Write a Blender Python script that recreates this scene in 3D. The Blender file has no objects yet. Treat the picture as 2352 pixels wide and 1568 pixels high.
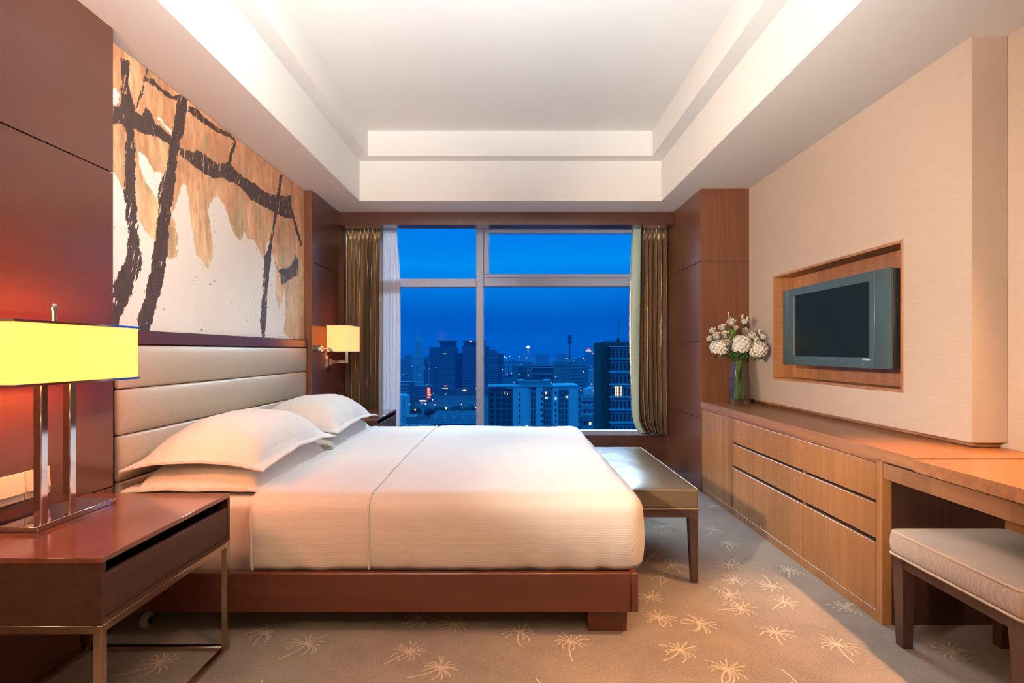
import bpy, bmesh, math, random
import numpy as np
from mathutils import Vector, Matrix, noise as mnoise

random.seed(7)
rng = np.random.default_rng(7)
C = bpy.context.scene.collection
F, CAMZ, VX, VY = 1220.0, 1.15, 1174.0, 807.0      # focal length in pixels, eye height, vanishing point


def at(px, py, Y):
    """3-D point at depth Y seen at pixel (px, py)"""
    return Vector(((px - VX) * Y / F, Y, CAMZ - (py - VY) * Y / F))


# ------------------------------------------------------------------ materials
def new_mat(name):
    m = bpy.data.materials.new(name)
    m.use_nodes = True
    nt = m.node_tree
    nt.nodes.clear()
    out = nt.nodes.new('ShaderNodeOutputMaterial')
    return m, nt, out


def nd(nt, typ, **kw):
    n = nt.nodes.new(typ)
    for k, v in kw.items():
        if k.startswith('i_'):
            n.inputs[k[2:].replace('_', ' ')].default_value = v
        else:
            setattr(n, k, v)
    return n


def rgba(c):
    return (c[0], c[1], c[2], 1.0)


def principled(nt, out, col=(.5, .5, .5), rough=.5, metal=0.0, coat=0.0, sheen=0.0, spec=.5):
    p = nt.nodes.new('ShaderNodeBsdfPrincipled')
    p.inputs['Base Color'].default_value = rgba(col)
    p.inputs['Roughness'].default_value = rough
    p.inputs['Metallic'].default_value = metal
    p.inputs['Coat Weight'].default_value = coat
    p.inputs['Coat Roughness'].default_value = .12
    p.inputs['Sheen Weight'].default_value = sheen
    p.inputs['Specular IOR Level'].default_value = spec
    nt.links.new(p.outputs[0], out.inputs[0])
    return p


def obj_coord(nt, scale=(1, 1, 1), rot=(0, 0, 0)):
    tc = nd(nt, 'ShaderNodeTexCoord')
    mp = nd(nt, 'ShaderNodeMapping')
    mp.inputs['Scale'].default_value = scale
    mp.inputs['Rotation'].default_value = rot
    nt.links.new(tc.outputs['Object'], mp.inputs['Vector'])
    return mp.outputs[0]


def ramp(nt, fac, stops):
    r = nd(nt, 'ShaderNodeValToRGB')
    el = r.color_ramp.elements
    while len(el) < len(stops):
        el.new(.5)
    for e, (p, c) in zip(el, stops):
        e.position = p
        e.color = rgba(c)
    nt.links.new(fac, r.inputs[0])
    return r.outputs[0]


def bump(nt, p, height, strength=.1, dist=.002):
    b = nd(nt, 'ShaderNodeBump')
    b.inputs['Strength'].default_value = strength
    b.inputs['Distance'].default_value = dist
    nt.links.new(height, b.inputs['Height'])
    nt.links.new(b.outputs[0], p.inputs['Normal'])


def math_node(nt, op, a, b=None):
    n = nd(nt, 'ShaderNodeMath', operation=op)
    for i, v in enumerate((a, b)):
        if v is None:
            continue
        if isinstance(v, (int, float)):
            n.inputs[i].default_value = v
        else:
            nt.links.new(v, n.inputs[i])
    return n.outputs[0]


def simple(name, col, rough=.5, metal=0., coat=0., sheen=0., spec=.5, var=.06, vscale=30., bumps=0.0):
    m, nt, out = new_mat(name)
    p = principled(nt, out, col, rough, metal, coat, sheen, spec)
    n = nd(nt, 'ShaderNodeTexNoise', i_Scale=vscale, i_Detail=4.0)
    nt.links.new(obj_coord(nt), n.inputs['Vector'])
    a = tuple(max(0, c * (1 - var)) for c in col)
    b = tuple(min(1, c * (1 + var)) for c in col)
    nt.links.new(ramp(nt, n.outputs[0], [(.3, a), (.7, b)]), p.inputs['Base Color'])
    if bumps:
        bump(nt, p, n.outputs[0], bumps, .001)
    return m


def wood(name, dark, light, rough=.3, along='Y', coat=0.25, veneer=0.0, ripple=None, grain=26., spec=.5):
    m, nt, out = new_mat(name)
    p = principled(nt, out, light, rough, 0, coat, 0, spec)
    sc = [grain, grain, grain]
    sc['XYZ'.index(along)] = 1.1
    n = nd(nt, 'ShaderNodeTexNoise', i_Scale=1.6, i_Detail=7.0, i_Roughness=.62, i_Distortion=.35)
    nt.links.new(obj_coord(nt, sc), n.inputs['Vector'])
    col = ramp(nt, n.outputs[0], [(.28, dark), (.72, light)])
    blot = nd(nt, 'ShaderNodeTexNoise', i_Scale=2.3, i_Detail=3.0)
    nt.links.new(obj_coord(nt), blot.inputs['Vector'])
    hsv = nd(nt, 'ShaderNodeHueSaturation')
    nt.links.new(col, hsv.inputs['Color'])
    val = math_node(nt, 'ADD', math_node(nt, 'MULTIPLY', blot.outputs[0], .35), .825)
    if veneer:
        sep = nd(nt, 'ShaderNodeSeparateXYZ')
        nt.links.new(obj_coord(nt), sep.inputs[0])
        cell = math_node(nt, 'FLOOR', math_node(nt, 'DIVIDE', sep.outputs['Y'], veneer))
        wn = nd(nt, 'ShaderNodeTexWhiteNoise', noise_dimensions='1D')
        nt.links.new(cell, wn.inputs['W'])
        val = math_node(nt, 'MULTIPLY', val, math_node(nt, 'ADD', math_node(nt, 'MULTIPLY', wn.outputs['Value'], .3), .85))
    if ripple:
        rp = nd(nt, 'ShaderNodeTexNoise', i_Scale=1.0, i_Detail=2.0, i_Distortion=.8)
        nt.links.new(obj_coord(nt, ripple), rp.inputs['Vector'])
        rr = math_node(nt, 'ADD', math_node(nt, 'MULTIPLY', rp.outputs[0], .7), .65)
        val = math_node(nt, 'MULTIPLY', val, rr)
    nt.links.new(val, hsv.inputs['Value'])
    nt.links.new(hsv.outputs[0], p.inputs['Base Color'])
    bump(nt, p, n.outputs[0], .04, .001)
    return m


def emit(name, col, strength=1.0, diff=None, weave=0.0):
    m, nt, out = new_mat(name)
    e = nd(nt, 'ShaderNodeEmission')
    e.inputs[0].default_value = rgba(col)
    e.inputs[1].default_value = strength
    if weave:
        n = nd(nt, 'ShaderNodeTexNoise', i_Scale=1.0, i_Detail=3.0)
        nt.links.new(obj_coord(nt, (160, 160, 6)), n.inputs['Vector'])
        s = math_node(nt, 'MULTIPLY', math_node(nt, 'ADD', math_node(nt, 'MULTIPLY', n.outputs[0], weave * 2), 1 - weave), strength)
        nt.links.new(s, e.inputs[1])
    if diff:
        d = nd(nt, 'ShaderNodeBsdfDiffuse')
        d.inputs[0].default_value = rgba(diff)
        a = nd(nt, 'ShaderNodeAddShader')
        nt.links.new(e.outputs[0], a.inputs[0])
        nt.links.new(d.outputs[0], a.inputs[1])
        nt.links.new(a.outputs[0], out.inputs[0])
    else:
        nt.links.new(e.outputs[0], out.inputs[0])
    return m


def stripes_fabric(name, col, period, coord='YZ', amp=.05, rough=.85, sheen=.2, bstr=.25, ang=None, noise_s=14.):
    """woven fabric with fine cords; stripes follow (Y+Z), X, Y or Z"""
    m, nt, out = new_mat(name)
    p = principled(nt, out, col, rough, 0, 0, sheen, .3)
    sep = nd(nt, 'ShaderNodeSeparateXYZ')
    nt.links.new(obj_coord(nt), sep.inputs[0])
    s = None
    for ch in coord:
        s = sep.outputs[ch] if s is None else math_node(nt, 'ADD', s, sep.outputs[ch])
    w = math_node(nt, 'SINE', math_node(nt, 'MULTIPLY', s, 2 * math.pi / period))
    w = math_node(nt, 'ADD', math_node(nt, 'MULTIPLY', w, .5), .5)
    a = tuple(c * (1 - amp) for c in col)
    colr = ramp(nt, w, [(.25, a), (.75, col)])
    n = nd(nt, 'ShaderNodeTexNoise', i_Scale=noise_s, i_Detail=4.0)
    nt.links.new(obj_coord(nt), n.inputs['Vector'])
    hsv = nd(nt, 'ShaderNodeHueSaturation')
    nt.links.new(colr, hsv.inputs['Color'])
    nt.links.new(math_node(nt, 'ADD', math_node(nt, 'MULTIPLY', n.outputs[0], amp), 1 - amp * .5), hsv.inputs['Value'])
    nt.links.new(hsv.outputs[0], p.inputs['Base Color'])
    bump(nt, p, w, bstr, period * .25)
    return m


def wallpaper_mat():
    m, nt, out = new_mat('woven_wallpaper')
    p = principled(nt, out, (.5, .4, .31), .75, 0, 0, .1, .3)
    n = nd(nt, 'ShaderNodeTexNoise', i_Scale=1.0, i_Detail=5.0, i_Roughness=.7)
    nt.links.new(obj_coord(nt, (8, 8, 330)), n.inputs['Vector'])
    c = ramp(nt, n.outputs[0], [(.25, (.475, .375, .295)), (.52, (.535, .43, .345)), (.8, (.565, .46, .372))])
    nt.links.new(c, p.inputs['Base Color'])
    bump(nt, p, n.outputs[0], .12, .001)
    return m


def carpet_mat(name, a, b, bs=.6):
    m, nt, out = new_mat(name)
    p = principled(nt, out, a, 1.0, 0, 0, .25, .1)
    n = nd(nt, 'ShaderNodeTexNoise', i_Scale=150.0, i_Detail=4.0, i_Roughness=.75)
    nt.links.new(obj_coord(nt), n.inputs['Vector'])
    n2 = nd(nt, 'ShaderNodeTexNoise', i_Scale=3.0, i_Detail=5.0, i_Roughness=.65)
    nt.links.new(obj_coord(nt), n2.inputs['Vector'])
    mix = math_node(nt, 'ADD', math_node(nt, 'MULTIPLY', n.outputs[0], .65), math_node(nt, 'MULTIPLY', n2.outputs[0], .35))
    nt.links.new(ramp(nt, mix, [(.36, a), (.62, b)]), p.inputs['Base Color'])
    bump(nt, p, n.outputs[0], bs, .004)
    return m


def glass_pane_mat():
    m, nt, out = new_mat('window_glass')
    t = nd(nt, 'ShaderNodeBsdfTransparent')
    t.inputs[0].default_value = (.97, .98, .99, 1)
    g = nd(nt, 'ShaderNodeBsdfGlossy')
    g.inputs['Roughness'].default_value = .0
    g.inputs[0].default_value = (.8, .9, 1, 1)
    mx = nd(nt, 'ShaderNodeMixShader')
    mx.inputs[0].default_value = .0001
    nt.links.new(t.outputs[0], mx.inputs[1])
    nt.links.new(g.outputs[0], mx.inputs[2])
    nt.links.new(mx.outputs[0], out.inputs[0])
    return m


def vase_glass_mat(name, tint, fac=.10):
    """clear glass that lets light straight through, with mirror glints"""
    m, nt, out = new_mat(name)
    t = nd(nt, 'ShaderNodeBsdfTransparent')
    t.inputs[0].default_value = rgba(tint)
    g = nd(nt, 'ShaderNodeBsdfGlossy')
    g.inputs['Roughness'].default_value = .03
    lw = nd(nt, 'ShaderNodeLayerWeight')
    lw.inputs[0].default_value = .35
    mx = nd(nt, 'ShaderNodeMixShader')
    nt.links.new(math_node(nt, 'ADD', math_node(nt, 'MULTIPLY', lw.outputs['Facing'], .38), fac * .35), mx.inputs[0])
    nt.links.new(t.outputs[0], mx.inputs[1])
    nt.links.new(g.outputs[0], mx.inputs[2])
    nt.links.new(mx.outputs[0], out.inputs[0])
    return m


def sheer_mat():
    m, nt, out = new_mat('sheer_voile')
    d = nd(nt, 'ShaderNodeBsdfDiffuse')
    d.inputs[0].default_value = (.86, .85, .86, 1)
    t = nd(nt, 'ShaderNodeBsdfTranslucent')
    t.inputs[0].default_value = (.85, .86, .9, 1)
    tr = nd(nt, 'ShaderNodeBsdfTransparent')
    m1 = nd(nt, 'ShaderNodeMixShader')
    m1.inputs[0].default_value = .4
    m2 = nd(nt, 'ShaderNodeMixShader')
    m2.inputs[0].default_value = .10
    nt.links.new(d.outputs[0], m1.inputs[1])
    nt.links.new(t.outputs[0], m1.inputs[2])
    nt.links.new(m1.outputs[0], m2.inputs[1])
    nt.links.new(tr.outputs[0], m2.inputs[2])
    nt.links.new(m2.outputs[0], out.inputs[0])
    return m


def satin_mat():
    m, nt, out = new_mat('bronze_satin')
    p = principled(nt, out, (.5, .4, .28), .27, .8, 0, .1, .6)
    n = nd(nt, 'ShaderNodeTexNoise', i_Scale=1.0, i_Detail=4.0)
    nt.links.new(obj_coord(nt, (90, 90, 30)), n.inputs['Vector'])
    nt.links.new(ramp(nt, n.outputs[0], [(.3, (.42, .32, .215)), (.7, (.56, .44, .31))]), p.inputs['Base Color'])
    return m


def attr_mat(name, attr='Col', rough=.55):
    m, nt, out = new_mat(name)
    p = principled(nt, out, (.5, .5, .5), rough, 0, 0, 0, .4)
    a = nd(nt, 'ShaderNodeAttribute', attribute_name=attr)
    nt.links.new(a.outputs['Color'], p.inputs['Base Color'])
    n = nd(nt, 'ShaderNodeTexNoise', i_Scale=60.0, i_Detail=5.0)
    nt.links.new(obj_coord(nt, (1, 1, .35)), n.inputs['Vector'])
    bump(nt, p, n.outputs[0], .1, .001)
    return m


def facade_mat(name, wall, glass, cell=(3., 3.), frac=(.5, .5), lit=.05, litcol=(1., .75, .4), litstr=1.2, band=False, rough=.8):
    """facade from UVs in metres: a grid of window openings, a few of them with the lamps on"""
    m, nt, out = new_mat(name)
    uv = nd(nt, 'ShaderNodeUVMap')
    sep = nd(nt, 'ShaderNodeSeparateXYZ')
    nt.links.new(uv.outputs[0], sep.inputs[0])
    u = math_node(nt, 'DIVIDE', sep.outputs['X'], cell[0])
    v = math_node(nt, 'DIVIDE', sep.outputs['Y'], cell[1])
    fu, fv = math_node(nt, 'FRACT', u), math_node(nt, 'FRACT', v)
    iu, iv = math_node(nt, 'FLOOR', u), math_node(nt, 'FLOOR', v)
    mu = math_node(nt, 'LESS_THAN', math_node(nt, 'ABSOLUTE', math_node(nt, 'SUBTRACT', fu, .5)), frac[0] / 2)
    mv = math_node(nt, 'LESS_THAN', math_node(nt, 'ABSOLUTE', math_node(nt, 'SUBTRACT', fv, .5)), frac[1] / 2)
    mask = mv if band else math_node(nt, 'MULTIPLY', mu, mv)
    cmb = nd(nt, 'ShaderNodeCombineXYZ')
    nt.links.new(iu, cmb.inputs[0])
    nt.links.new(iv, cmb.inputs[1])
    wn = nd(nt, 'ShaderNodeTexWhiteNoise', noise_dimensions='2D')
    nt.links.new(cmb.outputs[0], wn.inputs['Vector'])
    on = math_node(nt, 'GREATER_THAN', wn.outputs['Value'], 1 - lit)
    on = math_node(nt, 'MULTIPLY', on, math_node(nt, 'MULTIPLY', mu, mv))
    p = principled(nt, out, wall, rough, 0, 0, 0, .3)
    mix = nd(nt, 'ShaderNodeMix', data_type='RGBA')
    nt.links.new(mask, mix.inputs[0])
    mix.inputs[6].default_value = rgba(wall)
    mix.inputs[7].default_value = rgba(glass)
    nt.links.new(mix.outputs[2], p.inputs['Base Color'])
    p.inputs['Emission Color'].default_value = rgba(litcol)
    nt.links.new(math_node(nt, 'MULTIPLY', on, litstr), p.inputs['Emission Strength'])
    return m


M = {}
M['mahogany'] = wood('dark_mahogany', (.078, .027, .018), (.104, .037, .024), .30, 'Y', .3, grain=60.)
M['mahogany_z'] = wood('dark_mahogany_upright', (.125, .045, .021), (.205, .077, .038), .32, 'Z', .35)
M['mahogany_x'] = wood('red_mahogany_rail', (.080, .019, .0085), (.125, .032, .014), .36, 'X', .2)
M['night_front'] = wood('nightstand_dark_front', (.042, .015, .008), (.066, .024, .013), .5, 'Y', 0, spec=.22)
M['night_top'] = wood('nightstand_mahogany', (.12, .036, .022), (.21, .07, .045), .17, 'Y', .6)
M['walnut'] = wood('figured_walnut_front', (.30, .128, .042), (.44, .21, .078), .36, 'Z', .15, veneer=.105, grain=14.)
M['walnut_r'] = wood('rippled_walnut_front', (.32, .135, .044), (.47, .225, .082), .36, 'Z', .15, veneer=.105, ripple=(14, 14, 170), grain=14.)
M['walnut_top'] = wood('walnut_top', (.30, .125, .05), (.43, .205, .088), .26, 'Y', .35)
M['niche'] = wood('rippled_niche_veneer', (.33, .14, .05), (.50, .24, .10), .38, 'Z', .1, veneer=.16, ripple=(12, 12, 130), grain=12.)
M['dark_gap'] = simple('shadow_gap_black', (.012, .009, .008), .6)
M['dark_wood'] = wood('dark_stained_beech', (.045, .020, .014), (.085, .037, .024), .34, 'Z', .2)
M['plaster'] = simple('white_plaster', (.80, .775, .735), .9, var=.01, vscale=3, spec=.2)
M['wallpaper'] = wallpaper_mat()
M['carpet'] = carpet_mat('taupe_carpet', (.165, .135, .112), (.37, .315, .265))
M['carpet_motif'] = carpet_mat('cream_carpet_tufts', (.50, .43, .35), (.68, .60, .49), .4)
M['window_frame'] = simple('pale_grey_aluminium', (.42, .50, .70), .4, .2, var=.02)
M['glass'] = glass_pane_mat()
M['sheer'] = sheer_mat()
M['satin'] = satin_mat()
M['lining'] = simple('window_lit_lining', (.42, .58, .52), .6, sheen=.2)  # greenish light from the window is painted into this colour
M['linen'] = stripes_fabric('white_striped_linen', (.73, .72, .705), .0098, 'YZ', .04, .9, .2, .14)
M['sheet'] = simple('white_cotton_sheet', (.76, .745, .73), .9, var=.015, sheen=.2)
M['pillow'] = stripes_fabric('white_striped_pillowcase', (.75, .74, .73), .0095, 'X', .04, .9, .2, .14)
M['leather_beige'] = simple('beige_leather', (.50, .41, .295), .38, var=.05, vscale=70, bumps=.06)
M['leather_brown'] = simple('olive_brown_leather', (.125, .088, .048), .30, var=.06, vscale=70, bumps=.05, coat=.25)
M['piping_brown'] = simple('olive_leather_piping', (.20, .15, .09), .3, coat=.3)
M['stool_cord'] = stripes_fabric('beige_corduroy', (.56, .46, .37), .0052, 'Y', .2, .95, .35, .4)
M['stool_pipe'] = simple('beige_piping', (.62, .50, .37), .8, sheen=.3)
M['chrome'] = simple('polished_chrome', (.78, .78, .78), .07, 1.0, var=.02)
M['steel'] = simple('bronzed_steel', (.56, .44, .33), .26, 1.0, var=.12, vscale=14)
M['tv_body'] = simple('slate_plastic', (.075, .122, .120), .40, .35, var=.05, vscale=200)
M['tv_side'] = simple('black_plastic', (.012, .011, .010), .5)
M['tv_screen'] = simple('dark_screen_glass', (.008, .014, .013), .25, 0, var=.0, coat=.0, spec=.08)
M['silver'] = simple('silver_plastic', (.5, .5, .5), .3, .7)
M['white_mark'] = simple('white_print', (.9, .9, .9), .5)
M['plate'] = simple('ivory_switch_plastic', (.74, .66, .52), .35, var=.02)
M['shade_table'] = emit('lit_silk_shade', (1.0, .070, .0115), 13.0, (.30, .24, .12), .10)
M['shade_wall'] = emit('lit_cream_shade', (1.0, .225, .042), 2.4, (.45, .40, .30), .06)
M['bulb'] = emit('warm_bulb', (1.0, .5, .2), 6.0)
M['vase'] = vase_glass_mat('clear_vase_glass', (.93, .97, .95))
M['water'] = vase_glass_mat('clear_water', (.86, .93, .88), .02)
M['petal'] = simple('white_petals', (.84, .80, .72), .7, var=.05, sheen=.3)
M['petal_cream'] = simple('cream_petals', (.82, .74, .55), .7, var=.06, sheen=.3)
M['leaf'] = simple('dark_green_leaves', (.045, .12, .025), .5, var=.3)
M['leaf_light'] = simple('fresh_green_blooms', (.22, .48, .06), .55, var=.25)
M['stem'] = simple('green_stems', (.13, .21, .05), .5, var=.3)
M['rubber'] = simple('grey_rubber', (.33, .32, .27), .6)
M['paint'] = attr_mat('mural_paint')


# ------------------------------------------------------------------ mesh helpers
class MB:
    def __init__(self):
        self.bm = bmesh.new()
        self.uv = None

    def box(self, x0, x1, y0, y1, z0, z1, bev=0.0, seg=2, mi=0):
        b = bmesh.new()
        r = bmesh.ops.create_cube(b, size=1.0)
        for v in r['verts']:
            v.co = Vector(((x0 + x1) / 2 + v.co.x * (x1 - x0), (y0 + y1) / 2 + v.co.y * (y1 - y0), (z0 + z1) / 2 + v.co.z * (z1 - z0)))
        if bev > 0:
            bmesh.ops.bevel(b, geom=b.edges[:], offset=bev, segments=seg, affect='EDGES', profile=.5)
        for f in b.faces:
            f.material_index = mi
        self.merge(b)
        return self

    def merge(self, b):
        me = bpy.data.meshes.new('tmp')
        b.to_mesh(me)
        b.free()
        self.bm.from_mesh(me)
        bpy.data.meshes.remove(me)

    def poly(self, pts, mi=0):
        vs = [self.bm.verts.new(p) for p in pts]
        f = self.bm.faces.new(vs)
        f.material_index = mi
        return f

    def prism(self, pts, vec):
        """closed prism: polygon pts extruded by vec"""
        vec = Vector(vec)
        a = [self.bm.verts.new(Vector(p)) for p in pts]
        b = [self.bm.verts.new(Vector(p) + vec) for p in pts]
        n = len(a)
        self.bm.faces.new(a)
        self.bm.faces.new(b[::-1])
        for i in range(n):
            self.bm.faces.new((a[i], b[i], b[(i + 1) % n], a[(i + 1) % n]))
        return self

    def taper(self, x0, x1, y0, y1, z0, z1, sx, sy, cx=.5, cy=.5):
        """upright post, full size at z1, scaled sx, sy at z0; cx, cy = which side stays fixed (0..1)"""
        mx0 = x0 + (x1 - x0) * (1 - sx) * cx
        mx1 = mx0 + (x1 - x0) * sx
        my0 = y0 + (y1 - y0) * (1 - sy) * cy
        my1 = my0 + (y1 - y0) * sy
        lo = [(mx0, my0, z0), (mx1, my0, z0), (mx1, my1, z0), (mx0, my1, z0)]
        hi = [(x0, y0, z1), (x1, y0, z1), (x1, y1, z1), (x0, y1, z1)]
        a = [self.bm.verts.new(p) for p in lo]
        b = [self.bm.verts.new(p) for p in hi]
        self.bm.faces.new(a[::-1])
        self.bm.faces.new(b)
        for i in range(4):
            j = (i + 1) % 4
            self.bm.faces.new((a[i], a[j], b[j], b[i]))
        return self

    def tube(self, pts, r, n=8, closed=False, r1=None):
        pts = [Vector(p) for p in pts]
        rings = []
        L = len(pts)
        for i, p in enumerate(pts):
            if closed:
                d = pts[(i + 1) % L] - pts[i - 1]
            else:
                d = pts[min(i + 1, L - 1)] - pts[max(i - 1, 0)]
            d.normalize()
            up = Vector((0, 0, 1)) if abs(d.z) < .9 else Vector((1, 0, 0))
            s = d.cross(up).normalized()
            t = s.cross(d).normalized()
            rr = r if r1 is None else r + (r1 - r) * i / max(1, L - 1)
            rings.append([self.bm.verts.new(p + s * (rr * math.cos(2 * math.pi * k / n)) + t * (rr * math.sin(2 * math.pi * k / n))) for k in range(n)])
        for i in range(L if closed else L - 1):
            a, b = rings[i], rings[(i + 1) % L]
            for k in range(n):
                self.bm.faces.new((a[k], a[(k + 1) % n], b[(k + 1) % n], b[k]))
        if not closed:
            self.bm.faces.new(rings[0][::-1])
            self.bm.faces.new(rings[-1])
        return self

    def lathe(self, prof, n=24, c=(0, 0, 0), axis='Z'):
        rings = []
        for r, h in prof:
            ring = []
            for k in range(n):
                a = 2 * math.pi * k / n
                if axis == 'Z':
                    q = (c[0] + r * math.cos(a), c[1] + r * math.sin(a), c[2] + h)
                elif axis == 'X':
                    q = (c[0] + h, c[1] + r * math.cos(a), c[2] + r * math.sin(a))
                else:
                    q = (c[0] + r * math.sin(a), c[1] + h, c[2] + r * math.cos(a))
                ring.append(self.bm.verts.new(q))
            rings.append(ring)
        for a, b in zip(rings, rings[1:]):
            for k in range(n):
                self.bm.faces.new((a[k], a[(k + 1) % n], b[(k + 1) % n], b[k]))
        self.bm.faces.new(rings[0][::-1])
        self.bm.faces.new(rings[-1])
        return self

    def grid(self, fn, nu, nv, uvfn=None, mi=0):
        vs = [[self.bm.verts.new(fn(i / nu, j / nv)) for j in range(nv + 1)] for i in range(nu + 1)]
        for i in range(nu):
            for j in range(nv):
                f = self.bm.faces.new((vs[i][j], vs[i + 1][j], vs[i + 1][j + 1], vs[i][j + 1]))
                f.material_index = mi
        return vs

    def soft_box(self, x0, x1, y0, y1, z0, z1, r, res=.03, disp=None, skip=()):
        """box with rounded edges of radius r on a dense grid; disp(p, n) -> moved point; skip = faces left open"""
        lo, hi = Vector((x0, y0, z0)), Vector((x1, y1, z1))
        rr = Vector((r, r, r)) if isinstance(r, (int, float)) else Vector(r)
        cache = {}

        def vert(q):
            key = (round(q.x, 5), round(q.y, 5), round(q.z, 5))
            if key in cache:
                return cache[key]
            c = Vector([min(max(q[i], lo[i] + rr[i]), hi[i] - rr[i]) for i in range(3)])
            d = Vector([(q[i] - c[i]) / rr[i] for i in range(3)])
            if d.length > 1e-9:
                d.normalize()
            p = Vector([c[i] + d[i] * rr[i] for i in range(3)])
            nn = Vector([d[i] / rr[i] for i in range(3)]).normalized()
            if disp:
                p = disp(p, nn)
            v = self.bm.verts.new(p)
            cache[key] = v
            return v

        def ticks(a, b, rad):
            k = max(3, int(rad / res * 1.6) + 2)
            m = max(1, int((b - a - 2 * rad) / res))
            t = [a + rad * (1 - math.cos(math.pi / 2 * i / k)) for i in range(k)] if rad > 0 else []
            t = [a + rad * math.tan(math.pi / 4 * i / k) for i in range(k)]
            t += [a + rad + (b - a - 2 * rad) * i / m for i in range(m + 1)]
            t += [b - rad * math.tan(math.pi / 4 * i / k) for i in range(k - 1, -1, -1)]
            return t
        T = [ticks(lo[i], hi[i], rr[i]) for i in range(3)]
        for ax in range(3):
            u, w = [(1, 2), (2, 0), (0, 1)][ax]
            for side, val in ((0, lo[ax]), (1, hi[ax])):
                if ('XYZ'[ax] + '-+'[side]) in skip:
                    continue
                for i in range(len(T[u]) - 1):
                    for j in range(len(T[w]) - 1):
                        q = []
                        for a, b in ((i, j), (i + 1, j), (i + 1, j + 1), (i, j + 1)):
                            co = [0, 0, 0]
                            co[ax] = val
                            co[u] = T[u][a]
                            co[w] = T[w][b]
                            q.append(vert(Vector(co)))
                        if side == 0:
                            q = q[::-1]
                        if len(set(q)) == 4:
                            try:
                                self.bm.faces.new(q)
                            except ValueError:
                                pass
        return self

    def build(self, name, mat, parent=None, smooth=None, local=False, solid=None, loc=None):
        me = bpy.data.meshes.new(name)
        if not self.bm.faces:
            print('EMPTY', name)
        bmesh.ops.recalc_face_normals(self.bm, faces=self.bm.faces[:])
        off = Vector((0, 0, 0))
        if parent is not None and not local:
            p = parent
            while p is not None:
                off += p.location
                p = p.parent
        if loc is not None:
            off = Vector(loc)
        if off.length:
            bmesh.ops.translate(self.bm, verts=self.bm.verts[:], vec=-off)
        self.bm.to_mesh(me)
        self.bm.free()
        mats = mat if isinstance(mat, (list, tuple)) else [mat]
        for m in mats:
            me.materials.append(M[m] if isinstance(m, str) else m)
        if smooth is not None:
            me.shade_smooth()
            me.set_sharp_from_angle(angle=math.radians(smooth))
        o = bpy.data.objects.new(name, me)
        C.objects.link(o)
        if parent is not None:
            o.parent = parent
        elif loc is not None:
            o.location = loc
        if solid:
            md = o.modifiers.new('thickness', 'SOLIDIFY')
            md.thickness = abs(solid)
            md.offset = -1 if solid > 0 else 1
        return o


def tag(o, label=None, cat=None, group=None, kind=None):
    if label:
        o['label'] = label
    if cat:
        o['category'] = cat
    if group:
        o['group'] = group
    if kind:
        o['kind'] = kind
    return o


def thing(name, label, cat, loc=(0, 0, 0), group=None):
    o = bpy.data.objects.new(name, None)
    C.objects.link(o)
    o.location = loc
    o.empty_display_size = .05
    return tag(o, label, cat, group)


def structure(name, loc=(0, 0, 0)):
    o = bpy.data.objects.new(name, None)
    C.objects.link(o)
    o.location = loc
    o.empty_display_size = .05
    o['kind'] = 'structure'
    return o


def fbm(p, s, oct=3):
    return mnoise.fractal(Vector(p) * s, 1.0, 2.0, oct)


# ------------------------------------------------------------------ room shell
XL, XP, XR, XR2 = -1.711, -1.644, 1.945, 2.095      # mural plane, mahogany panel face, wallpaper face, recessed right wall
ZC, ZT1, ZT2 = 2.482, 2.837, 3.055                  # soffit, first tray step, tray top
YB, YE = -1.7, 5.62

# carpet with tufted seed-head motifs in the same mesh
b = MB()
b.box(-2.0, 2.3, YB - .15, YE, -.12, 0)
MOTIFS = [(0.872, 2.852, -1.24, 0.09), (0.766, 2.708, -2.10, 0.10), (0.651, 2.496, 2.15, 0.06), (0.636, 2.289, -1.84, 0.05), (0.793, 2.245, -2.94, 0.07), (0.648, 2.042, -2.19, 0.10), (0.776, 1.917, -2.42, 0.10), (1.079, 2.168, -1.87, 0.08), (1.278, 2.079, -1.85, 0.11), (1.248, 2.436, -2.57, 0.10), (1.021, 2.378, -3.06, 0.10), (1.030, 2.514, 2.13, 0.10), (1.278, 2.608, 1.20, 0.12), (1.117, 2.677, 2.38, 0.05), (1.178, 2.869, 1.32, 0.10), (1.459, 2.789, -2.01, 0.09), (1.508, 2.386, -0.76, 0.06), (-0.803, 2.085, -1.89, 0.11), (-0.393, 2.033, -2.31, 0.10), (-0.262, 1.927, -2.36, 0.11), (0.034, 2.175, -1.93, 0.09), (0.234, 2.100, -1.86, 0.12), (-1.006, 2.168, -1.87, 0.09), (-0.400, 2.289, -2.81, 0.06), (-0.246, 2.241, -2.80, 0.07), (0.801, 2.998, -2.23, 0.12), (0.987, 3.481, -1.07, 0.10), (1.293, 3.167, -2.23, 0.11), (1.190, 3.761, -0.58, 0.09), (1.510, 3.952, -1.24, 0.09), (1.693, 2.033, -0.64, 0.06), (-1.304, 1.954, -2.18, 0.12), (0.980, 1.769, 1.26, 0.14), (0.108, 1.726, 1.28, 0.13), (-0.848, 1.684, 1.49, 0.16), (1.536, 1.664, 0.19, 0.10), (0.388, 1.684, 1.60, 0.08), (1.299, 3.430, -1.87, 0.16),
          (1.25, 4.2, 1.0, .1), (1.1, 4.6, -2.0, .1), (.8, 4.1, 2.2, .1), (.75, 4.8, .4, .1), (.2, 4.7, 1.9, .1), (-.4, 4.9, -1.2, .1), (1.3, 4.85, 2.8, .1), (.7, 3.6, -2.7, .1)]
for k in range(26):
    MOTIFS.append((random.uniform(-1.2, 1.7), random.uniform(-1.5, 1.45), random.uniform(-3, 3), .1))


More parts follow.
